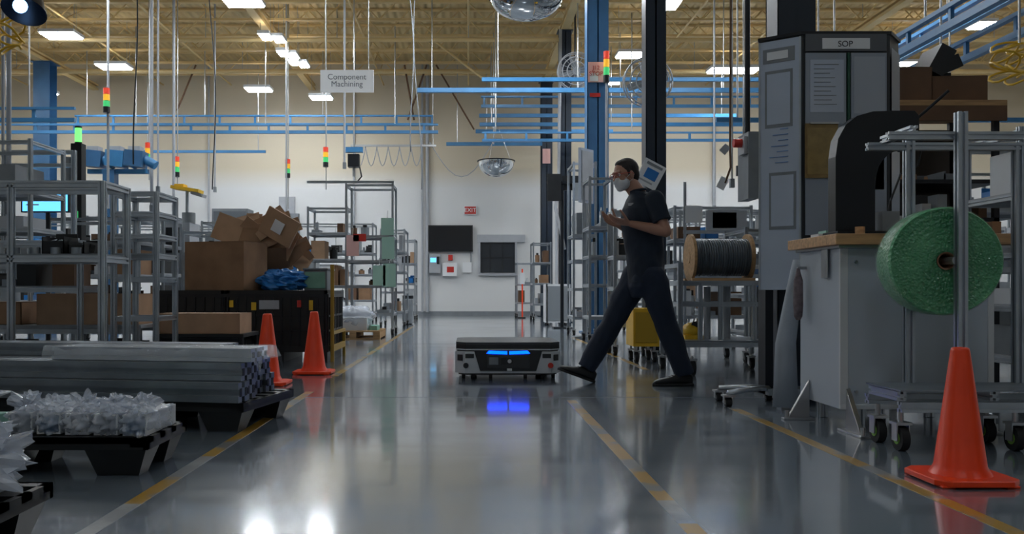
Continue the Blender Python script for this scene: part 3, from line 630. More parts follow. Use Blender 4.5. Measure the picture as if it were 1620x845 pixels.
for i in range(N+1):
    for j in range(13):
        u=-1.2+1.24*i/N; t=j/12.; v=.10+.31*t
        z=.418+.010*abs(noise.noise(V((u*14,v*9,2))))
        if j==0 or j==12: z-=.07
        if i==N: z-=.06
        vs.append((u,v+.012*noise.noise(V((u*8,v,0))),z))
for i in range(N):
    for j in range(12): a=i*13+j; fs.append((a,a+13,a+14,a+1))
b.add(vs,fs,plast,True,M); b.obj('plastic_wrap_sheet')
# wrapped parts on pallet
b=B()
for i in range(5):
    x=-1.29-i*.118; y=3.42+.015*i; w2=.046
    b.bx(x-w2,x+w2,y,y+.34,.151,.158,white); b.bx(x-w2,x-w2+.007,y,y+.34,.158,.225,white); b.bx(x+w2-.007,x+w2,y,y+.34,.158,.225,white); b.bx(x-w2,x+w2,y,y+.34,.225,.232,white); b.bx(x-w2+.007,x+w2-.007,y+.01,y+.02,.158,.225,[blueC,grey,paper][i%3])
    b.crumple((x,y+.15,.195),(.056,.19,.056),plast2,i*3+1,.30,10,.1505,n=44)
    b.crumple((x+.01,y+.05,.262),(.042,.06,.036),plast2,i*5+2,.9,7,.235,n=26,sm=False)
b.obj('bagged_channel_parts')
b=B(); b.bx(-2.38,-1.94,3.42,3.75,.151,.20,greenF); b.bx(-2.36,-1.98,3.45,3.72,.201,.23,greenF); b.bx(-2.35,-2.05,3.42,3.6,.231,.27,white); b.crumple((-2.17,3.6,.265),(.20,.17,.05),plast2,9,.5,8,.231,n=36,sm=False); b.obj('foam_sheet_stack')
b=B(); b.bx(-1.55,-1.3,2.36,2.54,.151,.24,white); b.bx(-1.53,-1.33,2.355,2.36,.16,.22,boardG); b.crumple((-1.42,2.44,.23),(.16,.13,.085),plast2,4,.5,9,.151,n=40,sm=False); b.crumple((-1.36,2.42,.30),(.08,.07,.05),plast2,14,.8,8,.25,n=26,sm=False); b.obj('bagged_parts')
b=B(); b.bx(-2.2,-1.62,1.85,2.5,.151,.24,black); b.bx(-1.55,-1.3,1.85,2.2,.151,.20,blackM); b.crumple((-1.95,2.35,.27),(.22,.13,.05),plast2,6,.5,11,.241,n=40); b.obj('stacked_parts')
b=B(); b.bx(-3.6,-2.6,3.3,3.9,.151,.24,grey); b.crumple((-3.0,3.6,.27),(.35,.25,.06),plast2,7,.5,11,.151,n=40); b.obj('bagged_parts')
# ---------------------------------------------------------------- mobile robot
def robot():
    b=B(); cx=.320; y0=7.12; L=.80
    sil=mat('robot_silver',(.56,.59,.62),.32,.1); dk=mat('robot_dark',(.010,.012,.015),.35); dk2=mat('robot_charcoal',(.025,.028,.033),.3); lid=mat('robot_lid',(.05,.056,.065),.25)
    def oct_(w2,l0,l1,c): return [(cx-w2+c,l0),(cx+w2-c,l0),(cx+w2,l0+c),(cx+w2,l1-c),(cx+w2-c,l1),(cx-w2+c,l1),(cx-w2,l1-c),(cx-w2,l0+c)]
    b.prism(oct_(.40,y0+.03,y0+L-.03,.07),.035,.075,dk)
    b.prism(oct_(.42,y0,y0+L,.08),.05,.085,sil)
    b.prism(oct_(.412,y0+.012,y0+L-.012,.08),.085,.235,dk2)
    b.prism(oct_(.42,y0,y0+L,.08),.246,.285,dk); b.prism(oct_(.422,y0-.002,y0+L+.002,.08),.236,.246,sil)
    b.prism(oct_(.42,y0+.0,y0+L-.0,.08),.285,.30,lid)
    for e in(-1,1):
        P=[(cx+e*.22,y0-.006),(cx+e*.345,y0-.006),(cx+e*.427,y0+.08),(cx+e*.427,y0+.26),(cx+e*.40,y0+.26),(cx+e*.395,y0+.1),(cx+e*.33,y0+.03),(cx+e*.24,y0+.03)]
        if e<0: P=P[::-1]
        vs=[(x,y,.05) for x,y in P]+[(x if abs(x-cx)>.3 else x+e*.05,y,.225 if y<y0+.2 else .16) for x,y in P]; k=len(P)
        b.add(vs,[(i,(i+1)%k,k+(i+1)%k,k+i) for i in range(k)]+[tuple(range(k))[::-1],tuple(range(k,2*k))],sil)
        b.box((cx+e*.388,y0+.030,.175),(.06,.004,.05),dk,r=(0,0,e*.80)); b.box((cx+e*.31,y0-.008,.19),(.07,.004,.035),dk)
        Pr=[(cx+e*.425,y0+L-.24),(cx+e*.425,y0+L-.08),(cx+e*.345,y0+L+.004),(cx+e*.2,y0+L+.004),(cx+e*.2,y0+L-.03),(cx+e*.39,y0+L-.24)]
        b.prism(Pr if e<0 else Pr[::-1],.06,.2,sil)
    b.add([(cx-.225,y0-.012,.07),(cx+.225,y0-.012,.07),(cx+.275,y0-.012,.235),(cx-.275,y0-.012,.235),(cx-.225,y0+.02,.07),(cx+.225,y0+.02,.07),(cx+.275,y0+.02,.235),(cx-.275,y0+.02,.235)],[(0,1,2,3),(4,7,6,5),(0,4,5,1),(1,5,6,2),(2,6,7,3),(3,7,4,0)],dk)
    b.bx(cx-.17,cx+.17,y0-.02,y0-.01,.095,.20,dk2); b.bx(cx-.155,cx-.08,y0-.024,y0-.018,.12,.18,grey); b.bx(cx-.06,cx-.01,y0-.024,y0-.018,.12,.18,dk)
    b.cyl((cx+.01,y0-.03,.15),(cx+.01,y0-.01,.15),.03,dk,n=16); b.cyl((cx+.01,y0-.033,.15),(cx+.01,y0-.028,.15),.016,sil,n=12)
    b.bx(cx-.01,cx+.03,y0-.022,y0-.012,.07,.09,paper)
    for e in(-1,1):
        xa,xb=cx+e*.008,cx+e*.175
        b.add([(xa,y0-.014,.203),(xb,y0-.014,.210),(xb-e*.02,y0-.014,.233),(xa,y0-.014,.228),(xa,y0,.203),(xb,y0,.210),(xb-e*.02,y0,.233),(xa,y0,.228)],[(0,1,2,3),(4,7,6,5),(0,4,5,1),(1,5,6,2),(2,6,7,3),(3,7,4,0)],ledB)
        b.cyl((cx+e*.34,y0-.03,.115),(cx+e*.34,y0+.02,.115),.022,red if e>0 else dk,n=16)
    for xx,yy in((-.36,.1),(-.28,.05),(-.14,.05),(.14,.05),(.28,.05),(.37,.1),(-.36,.7),(.36,.7)): b.cyl((cx+xx-.014,y0+yy,.026),(cx+xx+.014,y0+yy,.026),.026,rubber,n=14); b.box((cx+xx,y0+yy,.05),(.04,.03,.02),dk)
    b.cyl((cx-.3,y0+.4,.04),(cx-.25,y0+.4,.04),.04,rubber); b.cyl((cx+.25,y0+.4,.04),(cx+.3,y0+.4,.04),.04,rubber)
    b.obj('mobile_transport_robot',bevel=.005)
robot()
# ---------------------------------------------------------------- right side: bench
b=B(); wb=mat('bench_white_panel',(.45,.50,.56),.4,0,.04,2)
b.bx(1.89,2.67,4.5,5.04,.11,.93,wb); b.bx(1.888,1.93,4.495,4.51,.11,.93,white); b.bx(2.64,2.672,4.495,4.51,.11,.93,white); b.bx(1.89,2.67,4.492,4.502,.11,.135,white)
b.bx(1.84,3.3,4.43,5.10,.945,1.0,wood); b.bx(1.87,3.25,4.47,5.06,.93,.945,steel)
for x in(2.0,2.6,3.2):
    for y in(4.53,5.0): b.ext((x,y,.0),(x,y,.93 if x>3 else .11),.045,alu)
for (x,y,dx,dy) in ((1.93,4.5,-.02,-.22),(1.885,4.9,-.12,.0),(2.62,4.5,.0,-.10)):
    n_=V((-dy,dx,0)).normalized()*.012; p0=V((x,y,.01));p1=V((x+dx,y+dy,.01));p2=V((x,y,.22))
    vs=[p0-n_,p1-n_,p2-n_,p0+n_,p1+n_,p2+n_]; b.add(vs,[(0,1,2),(3,5,4),(0,3,4,1),(1,4,5,2),(2,5,3,0)],steel)
    b.box(((x+p1.x)/2,(y+p1.y)/2,.006),(abs(dx)+.05,abs(dy)+.05,.012),steel); b.cyl((p1.x,p1.y,0),(p1.x,p1.y,.05),.012,steel)
for q in((1.97,.86),(2.6,.86),(1.97,.2),(2.6,.2)): b.cyl((q[0],4.488,q[1]),(q[0],4.5,q[1]),.008,steel,n=8)
b.bx(1.872,1.88,4.62,4.7,.78,.93,steel)
bench=b.obj('packing_workbench',bevel=.003)
b=B(); b.lathe([(.012,0),(.022,.02),(.027,.08),(.025,.22),(.014,.26),(.008,.29)],(1.845,4.95,.55),mat('brush_bristle',(.14,.11,.12),.7,0,.4,30),n=14); b.cyl((1.845,4.95,.84),(1.845,4.95,.80),.008,steel); b.cyl((1.84,4.95,.84),(1.89,4.95,.84),.008,steel); b.obj('hanging_brush',bench)
# C-frame press
b=B(); Yq=4.78
pts_o=[(1316,368),(1316,300),(1316,250),(1320,222),(1332,200),(1350,186),(1375,179),(1405,178),(1440,178),(1447,186),(1447,238)]
pts_i=[(1378,368),(1378,330),(1378,300),(1380,280),(1384,265),(1391,254),(1400,246),(1412,240),(1425,237),(1432,237),(1436,238)]
K=len(pts_o); vs=[]
for yy in(Yq-.05,Yq+.05):
    for (a,c) in pts_o: vs.append((wx(a,Yq),yy,wz(c,Yq)))
    for (a,c) in pts_i: vs.append((wx(a,Yq),yy,wz(c,Yq)))
fs=[]
for i in range(K-1):
    fs.append((i,i+1,K+i+1,K+i)); fs.append((2*K+i,2*K+K+i,2*K+K+i+1,2*K+i+1)); fs.append((i,2*K+i,2*K+i+1,i+1)); fs.append((K+i,K+i+1,3*K+i+1,3*K+i))
fs+=[(0,K,3*K,2*K),(K-1,3*K-1,4*K-1,2*K-1)]
b.add(vs,fs,blackM)
b.bx(wx(1316,Yq)-.01,wx(1450,Yq),Yq-.1,Yq+.1,1.0,1.03,blackM); b.cyl((wx(1438,Yq),Yq,wz(240,Yq)),(wx(1438,Yq),Yq,wz(275,Yq)),.03,steel); b.bx(wx(1428,Yq),wx(1452,Yq),Yq-.06,Yq+.06,wz(238,Yq),wz(215,Yq),blackM)
b.cyl((wx(1440,Yq),Yq-.03,wz(195,Yq)),(wx(1485,Yq),Yq-.1,wz(150,Yq)),.008,blackM)
b.bx(wx(1390,Yq),wx(1418,Yq),Yq-.04,Yq+.04,1.03,1.14,grey); b.cyl((wx(1345,Yq),Yq-.12,1.0),(wx(1345,Yq),Yq-.12,1.05),.025,wood)
b.tube([(wx(1447,Yq),Yq,wz(220,Yq)),(wx(1460,Yq),Yq,wz(225,Yq)),(wx(1452,Yq),Yq,wz(262,Yq)),(wx(1425,Yq),Yq,wz(275,Yq)),(wx(1408,Yq),Yq,wz(320,Yq)),(wx(1405,Yq),Yq,1.12)],.006,black)
b.obj('arbor_press',bevel=.004)
b=B()
for i,(px,h,m) in enumerate(((1400,.10,greyL),(1415,.13,steel),(1300,.05,greenP),(1288,.03,paper),(1450,.2,greyL),(1475,.25,grey),(1560,.1,card))):
    Yq=5.0-.02*(i%2); b.bx(wx(px,Yq),wx(px+14,Yq),Yq-.06,Yq+.05,1.0,1.0+h,m)
b.obj('bench_supplies')
# SOP board kiosk around column
b=B(); Pk=[(1.86,5.66),(2.07,5.5),(2.62,5.5),(2.76,5.68),(2.6,5.84),(1.95,5.84)]
zt=wz(50,5.5)
dkf=mat('kiosk_frame_dark',(.020,.024,.028),.4)
b.prism(Pk,.86,zt-.02,dkf); b.prism([(1.85,5.655),(2.065,5.49),(2.625,5.49),(2.775,5.68),(2.6,5.86),(1.94,5.86)],zt-.02,zt,blackM)
def fb(px0,px1,py0,py1,m,dy=0,t=.006): b.bx(wx(px0,5.49),wx(px1,5.49),5.49-dy-t,5.495-dy,wz(py1,5.49),wz(py0,5.49),m)
fb(1274,1338,84,372,boardG); fb(1346,1402,84,372,boardG); fb(1274,1402,54,81,mat('header_dark',(.09,.10,.115),.4)); fb(1300,1375,61,78,paper,.006)
fb(1340,1344,84,240,mat('green_strip',(.01,.07,.04),.5),.004); fb(1281,1334,95,178,whiteB,.006,.003); fb(1350,1399,90,180,mat('board_sheet',(.36,.40,.46),.4),.006,.003)
for q in range(10): fb(1287,1326-(q*7)%15,102+q*7,103.2+q*7,grey,.0085,.002)
fb(1273,1324,196,282,mat('tan_pocket',(.24,.16,.06),.6,0,.2,20),.006,.01); fb(1276,1320,203,276,mat('tan_pocket_film',(.30,.21,.08),.3,0,.2,14),.016,.002); fb(1280,1325,194,197,steel,.02,.004)
fb(1350,1398,200,300,mat('board_sheet_2',(.38,.42,.47),.4),.004,.002)
d=V((1.86-2.07,5.66-5.5,0)); nrm=V((-.16,-.21,0)).normalized()
def lf(t0,t1,z0,z1,m,off=.004):
    a=V((2.07,5.5,0))+d*t0+nrm*off; c=V((2.07,5.5,0))+d*t1+nrm*off; e=nrm*.004
    vs=[a+V((0,0,z0)),c+V((0,0,z0)),c+V((0,0,z1)),a+V((0,0,z1))]; vs+= [v-e for v in vs]
    b.add(vs,[(0,1,2,3),(4,7,6,5),(0,4,5,1),(1,5,6,2),(2,6,7,3),(3,7,4,0)],m)
lf(.0,1.,.72,zt-.03,whiteB,.004); lf(.15,.9,zt-.17,zt-.08,grey,.008); lf(.3,.8,zt-.15,zt-.1,paper,.011)
lf(.2,.85,zt-.58,zt-.22,grey,.008); lf(.25,.8,zt-.56,zt-.24,whiteB,.011); lf(.12,.75,1.10,1.46,grey,.008); lf(.17,.7,1.12,1.44,whiteB,.011)
for q in range(9): lf(.3,.75-(q*.13)%.3,1.80-q*.035,1.804-q*.035,inkB,.0095)
for e in(0.,.96): lf(e,e+.04,.72,zt-.03,alu,.012)
b.add([(2.63,5.497,1.0),(2.765,5.672,1.0),(2.765,5.672,zt-.1),(2.63,5.497,zt-.1)],[(0,1,2,3)],boardG)
b.bx(1.9,1.95,5.66,5.8,.05,.86,blackM); b.bx(2.55,2.6,5.66,5.8,.05,.86,blackM); b.bx(1.9,2.6,5.6,5.8,.05,.09,alu)
for ex,ey in((1.60,5.45),(1.62,5.72)):
    b.tube([(1.93,5.68,.09),(1.8,5.6+(ey-5.6)*.4,.10),(ex,ey,.085)],.018,alu); b.caster(ex,ey,.028,top=.085)
b.caster(2.55,5.62,.02,top=.05); b.caster(1.95,5.75,.02,top=.05)
kiosk=b.obj('procedure_board_kiosk')
text('SOP',.052,(wx(1337,5.48),5.476,wz(70,5.48)),ink,kiosk)
b=B(); b.loft([((1.90,5.3,.02),(.075,0,0),(0,.06,0)),((1.90,5.3,.4),(.06,0,0),(0,.05,0)),((1.95,5.3,.72),(.045,0,0),(0,.04,0)),((1.98,5.3,.9),(.035,0,0),(0,.03,0))],mat('white_cloth',(.36,.40,.45),.7,0,.1,4,.3),n=18); b.bx(1.86,1.94,5.26,5.34,0,.03,steel); b.obj('shrouded_post')
# ---------------------------------------------------------------- bubble wrap roll cart
b=B()
xs0,xs1=1.90,2.80
for y in(3.90,4.22): b.ext((xs0,y,.20),(xs1,y,.20),.045,alu)
for x in(xs0+.02,2.33,xs1-.02): b.ext((x,3.92,.245),(x,4.20,.245),.04,alu)
b.bx(xs0,xs1,3.89,4.23,.268,.275,aluD)
lime=mat('lime_hub',(.25,.5,.08),.5)
for x in(1.93,2.44,2.78):
    for y in(3.95,4.17): b.caster(x,y,.055,top=.18,col=lime)
px_=wx(1520,3.90)
b.ext((px_,3.90,.22),(px_,3.90,1.50),.042,alu); b.ext((2.10,4.22,.27),(2.10,4.22,1.48),.042,alu); b.ext((2.62,3.9,.22),(2.62,3.9,1.4),.042,alu); b.ext((2.62,4.22,.27),(2.62,4.22,1.4),.042,alu)
b.ext((1.86,3.93,1.40),(2.9,3.93,1.40),.035,alu); b.ext((1.90,4.22,1.40),(2.9,4.22,1.40),.035,alu); b.ext((1.98,3.93,1.43),(1.98,4.22,1.43),.035,alu)
zr=wz(413,3.97); xr=wx(1506,3.98)
b.cyl((px_-.02,3.9,zr),(px_-.02,4.22,zr),.018,steel); b.box((2.14,4.22,zr),(.12,.03,.04),alu)
cart=b.obj('packing_roll_cart')
def bub_mat(name,c0,c1,vs_=60,st=.7):
    m=mat(name,c1,.2,spec=.8); n=m.node_tree.nodes;l=m.node_tree.links;p=n['Principled BSDF']
    tc=n.new('ShaderNodeTexCoord'); v=n.new('ShaderNodeTexVoronoi'); v.inputs['Scale'].default_value=vs_
    bp=n.new('ShaderNodeBump'); bp.inputs['Strength'].default_value=st; bp.inputs['Distance'].default_value=.01
    l.new(tc.outputs['Object'],v.inputs['Vector']); l.new(v.outputs['Distance'],bp.inputs['Height']); l.new(bp.outputs[0],p.inputs['Normal'])
    t=n.new('ShaderNodeTexNoise'); t.inputs['Scale'].default_value=6; cr=n.new('ShaderNodeValToRGB'); cr.color_ramp.elements[0].position=.35; cr.color_ramp.elements[1].position=.7
    cr.color_ramp.elements[0].color=(*c0,1); cr.color_ramp.elements[1].color=(*c1,1)
    l.new(tc.outputs['Object'],t.inputs['Vector']); l.new(t.outputs['Fac'],cr.inputs[0]); l.new(cr.outputs[0],p.inputs['Base Color'])
    p.inputs['Subsurface Weight'].default_value=.3; p.inputs['Subsurface Radius'].default_value=(.02,.06,.03); p.inputs['Subsurface Scale'].default_value=.5
    return m
b=B(); bm_=bub_mat('bubble_wrap_green',(.12,.40,.20),(.26,.58,.34)); gd=bub_mat('bubble_wrap_edge',(.045,.23,.10),(.10,.36,.17),90,.5)
R=Euler((math.radians(90),0,math.radians(-9))).to_matrix(); rr=.243
c=V((xr-.005,4.16,zr)); n=64
prof=[(rr*.96,-.002),(rr*.99,.012),(rr*1.004,.06),(rr*.995,.12),(rr,.18),(rr*.985,.197),(rr*.965,.203)]
b.lathe(prof,c,bm_,n=n,R=R)
ring=[]; r=rr*.965; k=0
while r>.045: ring+= [(r,.203-.003*(k%3==1)),(r-.006,.2015-.002*(k%2)),]; r-=.012; k+=1
ring+=[(.04,.2)]
b.lathe(ring,c,gd,n=n,R=R,sm=True); b.lathe([(.04,.2),(.04,.0)],c,cardD,n=32,R=R); b.lathe([(rr*.96,-.002),(.04,-.002)],c,gd,n=n,R=R); b.lathe([(.04,.206),(.033,.206),(.033,.0)],c,card,n=32,R=R)
b.lathe([(rr*1.0,.0),(rr*1.012,.01),(rr*1.01,.19),(rr*1.0,.195)],c,mat('wrap_film',(.45,.72,.55),.12,alpha=.25,bump=.5,scale=20,spec=.8),n=n,R=R)
b.obj('bubble_wrap_roll',cart)
# ---------------------------------------------------------------- cable reel cart
b=frameonly(1.76,2.62,7.42,8.15,.80,[.26,.60],ps=.04); b.bx(1.80,2.58,7.46,8.11,.785,.80,aluD); b.bx(1.77,2.61,7.43,8.14,.285,.295,aluD)
for x in(1.78,2.6): b.ext((x,7.44,.80),(x,7.44,.95),.04,alu); b.ext((x,8.13,.8),(x,8.13,.95),.04,alu); b.ext((x,7.46,.93),(x,8.11,.93),.035,alu)
b.ext((1.8,8.13,.93),(2.58,8.13,.93),.035,alu)
for x in(1.95,2.12,2.4): b.ext((x,7.44,.3),(x,7.44,.78),.035,alu); b.cyl((x+.1,7.6,.3),(x+.1,7.6,.75),.03,greyL)
for x in (1.9,2.5): b.caster(x,7.5,.06)
b.obj('reel_cart')
b=B(); Yq=7.75; zc=.80+.205
for px in(1092,1182): x=wx(px,Yq); b.cyl((x-.012,Yq,zc),(x+.012,Yq,zc),.205,woodP,n=40); b.cyl((x-.016,Yq,zc),(x+.016,Yq,zc),.05,woodP,n=16)
b.cyl((wx(1093,Yq),Yq,zc),(wx(1181,Yq),Yq,zc),.155,wireG,n=40)
for i in range(24): x=wx(1094.5+i*3.7,Yq); b.tube([(x,Yq+.158*math.cos(t*math.pi/12),zc+.158*math.sin(t*math.pi/12)) for t in range(25)],.008,wireG,n=5)
b.bx(wx(1088,Yq),wx(1186,Yq),Yq-.16,Yq-.11,.80,.825,wood); b.bx(wx(1088,Yq),wx(1186,Yq),Yq+.11,Yq+.16,.80,.825,wood)
b.obj('cable_reel')
b=B(); Yq=8.8; b.bx(1.64,1.90,Yq,Yq+.4,.16,.54,yel); b.bx(1.66,1.88,Yq-.01,Yq,.2,.5,mat('yellow_dark',(.45,.28,.02),.5))
for x in(1.68,1.86):
    for y in(Yq+.05,Yq+.35): b.caster(x,y,.05,top=.16)
b.tube([(1.66,Yq+.4,.5),(1.63,Yq+.45,.9),(1.9,Yq+.45,.9),(1.9,Yq+.4,.5)],.012,steel); b.obj('yellow_bin_cart',bevel=.01)
b=B(); b.sph((wx(1098,7.6),7.7,.37),(.08,.1,.07),yel); b.bx(wx(1085,7.6),wx(1115,7.6),7.62,7.8,.296,.33,yel); b.cyl((1.95,7.62,.42),(2.0,7.75,.45),.03,blackM); b.obj('shop_vacuum')
# right mid racks
rack(1.66,2.0,12.2,12.9,[.35,.8,1.2,1.6],2.3,40,'assembly_cart',pal=BR,dens=.6)
rack(1.64,2.02,13.9,14.7,[.3,.75,1.2,1.6],2.75,41,'assembly_cart',dens=.7)
b=B(); Yq=13.4; M=Matrix.Translation((wx(927,Yq),Yq,(wz(320,Yq)+wz(237,Yq))/2))@Matrix.Rotation(math.radians(50),4,'Z'); b.box((0,0,0),(.36,.04,.82),whiteB,M=M); b.box((0,-.025,0),(.30,.01,.74),greyL,M=M); b.cyl((wx(927,Yq),Yq+.05,.03),(wx(927,Yq),Yq+.05,wz(300,Yq)),.03,alu); b.bx(1.6,2.0,13.3,13.58,0,.03,alu); b.obj('tilted_display_board')
rack(1.6,1.95,9.75,10.2,[.35,.75,1.1],1.62,42,'assembly_cart',pal=BR,dens=.6)
b=B(); Yq=18.4; b.bx(1.6,2.12,Yq,Yq+.5,.06,.86,white); b.bx(1.63,2.09,Yq-.01,Yq,.1,.82,mat('cabinet_dark_panel',(.2,.22,.24),.4))
for i in range(5): b.bx(1.62,1.645,Yq-.02,Yq,.06,.86,white)
for x in(1.65,2.06):
    for y in(Yq+.05,Yq+.45): b.caster(x,y,.02,top=.06)
b.obj('tool_cabinet')
b=B(); Yq=17.; b.bx(wx(866,Yq),wx(888,Yq),Yq,Yq+.05,wz(318,Yq),wz(275,Yq),black); b.bx(wx(890,Yq),wx(916,Yq),Yq+.1,Yq+.15,wz(300,Yq),wz(277,Yq),black); b.bx(wx(905,Yq),wx(925,Yq),Yq-.1,Yq-.05,wz(318,Yq),wz(290,Yq),grey)
b.bx(wx(866,Yq),wx(925,Yq),Yq+.05,Yq+.1,wz(290,Yq),wz(286,Yq),blackM); b.cyl((wx(890,Yq),Yq+.1,0.02),(wx(890,Yq),Yq+.1,wz(288,Yq)),.035,blackM); b.bx(wx(875,Yq),wx(905,Yq),Yq-.1,Yq+.3,0,.02,blackM); b.obj('monitor_arm_stand')
b=B()
pts=[(wx(893,20)-.0,19.95,wz(395,20)),(wx(885,20),19.9,wz(360,20)),(wx(878,20),19.9,wz(330,20)),(wx(883,20),19.9,wz(290,20)),(wx(886,20),19.9,6.6)]; b.tube(pts,.035,greyL); b.cyl((wx(880,20),19.95,0),(wx(880,20),19.95,wz(330,20)),.03,greyL); b.obj('conduit_riser')
rack(1.55,2.,21.3,22.2,[.4,.9,1.4],1.9,43,'assembly_cart',pal=BR); rack(1.3,1.8,24.,24.7,[.4,.9],1.5,44,'assembly_cart',pal=BR)
b=B(); b.cyl((1.42,23.3,0.03),(1.42,23.3,1.3),.02,orange); b.bx(1.3,1.5,23.2,23.4,0,.03,black); b.bx(1.36,1.48,23.28,23.3,.9,1.2,paper); b.obj('sign_post')
for i,(xa,xb,ya,yb,tp) in enumerate(((2.75,3.7,8.8,9.5,1.35),(2.6,3.6,11.2,12,1.8),(3.1,4.6,13.,13.8,1.9),(2.8,4.2,16,16.8,2.2),(4.6,6.,17,18,2.3),(3.,5,20.5,21.3,2.4),(5.4,8,21,22,2.4),(4.3,5.3,9.5,10.3,1.9),(5.6,7.,11,12,2.2),(6.3,8,14,15,2.2),(8.5,11,17,18,2.4),(2.75,3.05,7.3,8.1,1.15))):
    rack(xa,xb,ya,yb,[tp*.22,tp*.5,tp*.76],tp,60+i,'assembly_cart',pal=BR if i%2 else None)
b=B(); Yq=11.9
for (p0,p1,q0,q1,m) in ((1060,1085,335,360,paper),(1090,1150,342,372,greyL),(1100,1135,345,368,white),(1163,1170,350,372,paper)): b.bx(wx(p0,Yq),wx(p1,Yq),Yq-.85,Yq-.83,wz(q1,Yq),wz(q0,Yq),m)
b.bx(wx(1058,Yq),wx(1180,Yq),Yq-.83,Yq-.8,wz(376,Yq),wz(371,Yq),alu)
for q in(1060,1178): b.ext((wx(q,Yq),Yq-.82,0),(wx(q,Yq),Yq-.82,wz(300,Yq)),.03,alu)
b.obj('notice_board_frame')
b=B(); Yq=12.; b.bx(wx(1166,Yq),wx(1188,Yq),Yq,Yq+.05,wz(278,Yq),wz(262,Yq),black); b.cyl((wx(1177,Yq),Yq+.03,wz(262,Yq)),(wx(1177,Yq),Yq+.03,6.85),.01,steel,n=5); o=b.obj('led_number_display'); text('24',.14,(wx(1177,Yq),Yq-.004,wz(270,Yq)),ledG,o)
b=B(); Yq=9.; b.bx(wx(1184,Yq),wx(1201,Yq),Yq,Yq+.35,wz(314,Yq),wz(208,Yq),grey); b.cyl((wx(1165,Yq),Yq+.1,wz(224,Yq)),(wx(1184,Yq),Yq+.1,wz(224,Yq)),.045,red); b.bx(wx(1178,Yq),wx(1184,Yq),Yq+.02,Yq+.2,wz(242,Yq),wz(215,Yq),greyL); b.cyl((wx(1192,Yq),Yq+.2,wz(208,Yq)),(wx(1192,Yq),Yq+.2,6.85),.03,blackM); b.obj('hanging_control_panel')
b=B(); Yq=9.6; b.box((wx(1143,Yq),Yq,wz(290,Yq)),(.09,.01,.13),paper,r=(0,.5,0)); b.box((wx(1147,Yq),Yq,wz(236,Yq)),(.08,.01,.1),greyL,r=(0,.7,0)); b.tube([(wx(1147,Yq),Yq,wz(290,Yq)),(wx(1156,Yq),Yq,wz(265,Yq)),(wx(1155,Yq),Yq,wz(240,Yq)),(wx(1158,Yq),Yq,6.9)],.012,cardD); b.obj('hanging_tag_cable')
# shelving unit far right
b=B()
for x in(3.12,3.87):
    for y in(6.5,7.1): b.bx(x-.02,x+.02,y-.02,y+.02,0,2.06,blackM)
for z in(.4,.95,1.25,1.53,): b.bx(3.10,3.89,6.48,7.12,z-.03,z,blackM); items(b,3.15,3.85,6.52,7.08,z,.22,random.Random(int(z*100)),.9,[black,grey,black,cardD,aluD,grey,card])
b.bx(3.08,3.91,6.42,7.14,2.06,2.10,woodP); b.bx(3.08,3.91,6.42,6.44,1.95,2.06,cardD); b.bx(3.1,3.88,7.08,7.1,1.0,2.0,mat('peg_panel',(.05,.035,.025),.6))
b.obj('shelving_unit')
carton(3.12,3.40,6.5,6.9,2.10,2.36,.05,cardD); carton(3.43,3.83,6.52,6.9,2.10,2.30,-.05,cardD)
b=B(); b.box((3.5,6.68,2.42),(.12,.3,.22),blackM,r=(0,.5,0)); b.box((3.56,6.66,2.39),(.2,.2,.10),blackM,r=(0,-.4,0)); b.bx(3.46,3.6,6.6,6.8,2.301,2.34,blackM); b.obj('tape_dispenser')
rack(3.3,4.3,5.3,5.9,[.3,.62,.95,1.3],1.7,80,'parts_shelf',pal=[orange,card,greyL,white,black,blueB,grey,aluD,red],dens=.95)
rack(4.1,5.2,7.3,8.,[.4,.9,1.4],2.,81,'assembly_cart')
frameonly(2.80,3.06,6.5,7.0,1.6,[.3,.8,1.2]).obj('extrusion_frame')

# ---------------------------------------------------------------- worker
skin=mat('skin',(.40,.21,.145),.5,0,.06,10); hairM=mat('hair_dark',(.014,.010,.010),.6,0,.4,30,.3)
shirtM=mat('navy_polo_shirt',(.007,.015,.030),.8,0,.15,8,.1); pantM=mat('dark_navy_trousers',(.007,.015,.034),.8,0,.15,7,.1); shoeM=mat('black_shoe',(.009,.009,.010),.55); maskM=mat('face_mask_white',(.70,.72,.75),.7,0,.04,20,.2)
Yw=6.76
def p(px,py,dy=0): return V((wx(px,Yw),Yw+dy,wz(py,Yw)))
def cap(b,a,c,r1,r2,m):
    a=V(a);c=V(c); b.cyl(a,c,r1,m,r2=r2,n=20); b.sph(a,r1,m,16); b.sph(c,r2,m,16)
def remesh(b,name,vox,sm,m,parent,disp=0,seed=1.,zf=10.):
    ob=b.obj('tmp'); q=ob.modifiers.new('r','REMESH'); q.mode='VOXEL'; q.voxel_size=vox
    if sm: q=ob.modifiers.new('s','SMOOTH'); q.factor=.5; q.iterations=sm
    bpy.context.view_layer.update(); dg=bpy.context.evaluated_depsgraph_get()
    me=bpy.data.meshes.new_from_object(ob.evaluated_get(dg)); loc=ob.location.copy(); bpy.data.objects.remove(ob)
    if disp:
        ns=[v.normal.copy() for v in me.vertices]
        for v,nn in zip(me.vertices,ns):
            w_=v.co+loc; f=noise.noise(V((w_.x*8+seed,w_.y*8,w_.z*zf+w_.x*6)))+.4*noise.noise(V((w_.x*18,w_.y*18+seed,w_.z*zf*1.8-w_.x*14)))
            v.co+=nn*disp*f
    me.materials.clear(); me.materials.append(m)
    for pl in me.polygons: pl.use_smooth=True; pl.material_index=0
    o=bpy.data.objects.new(name,me); scn.collection.objects.link(o); o.location=loc; o.parent=parent; o.matrix_parent_inverse=Matrix.Translation(parent.location).inverted()
    return o
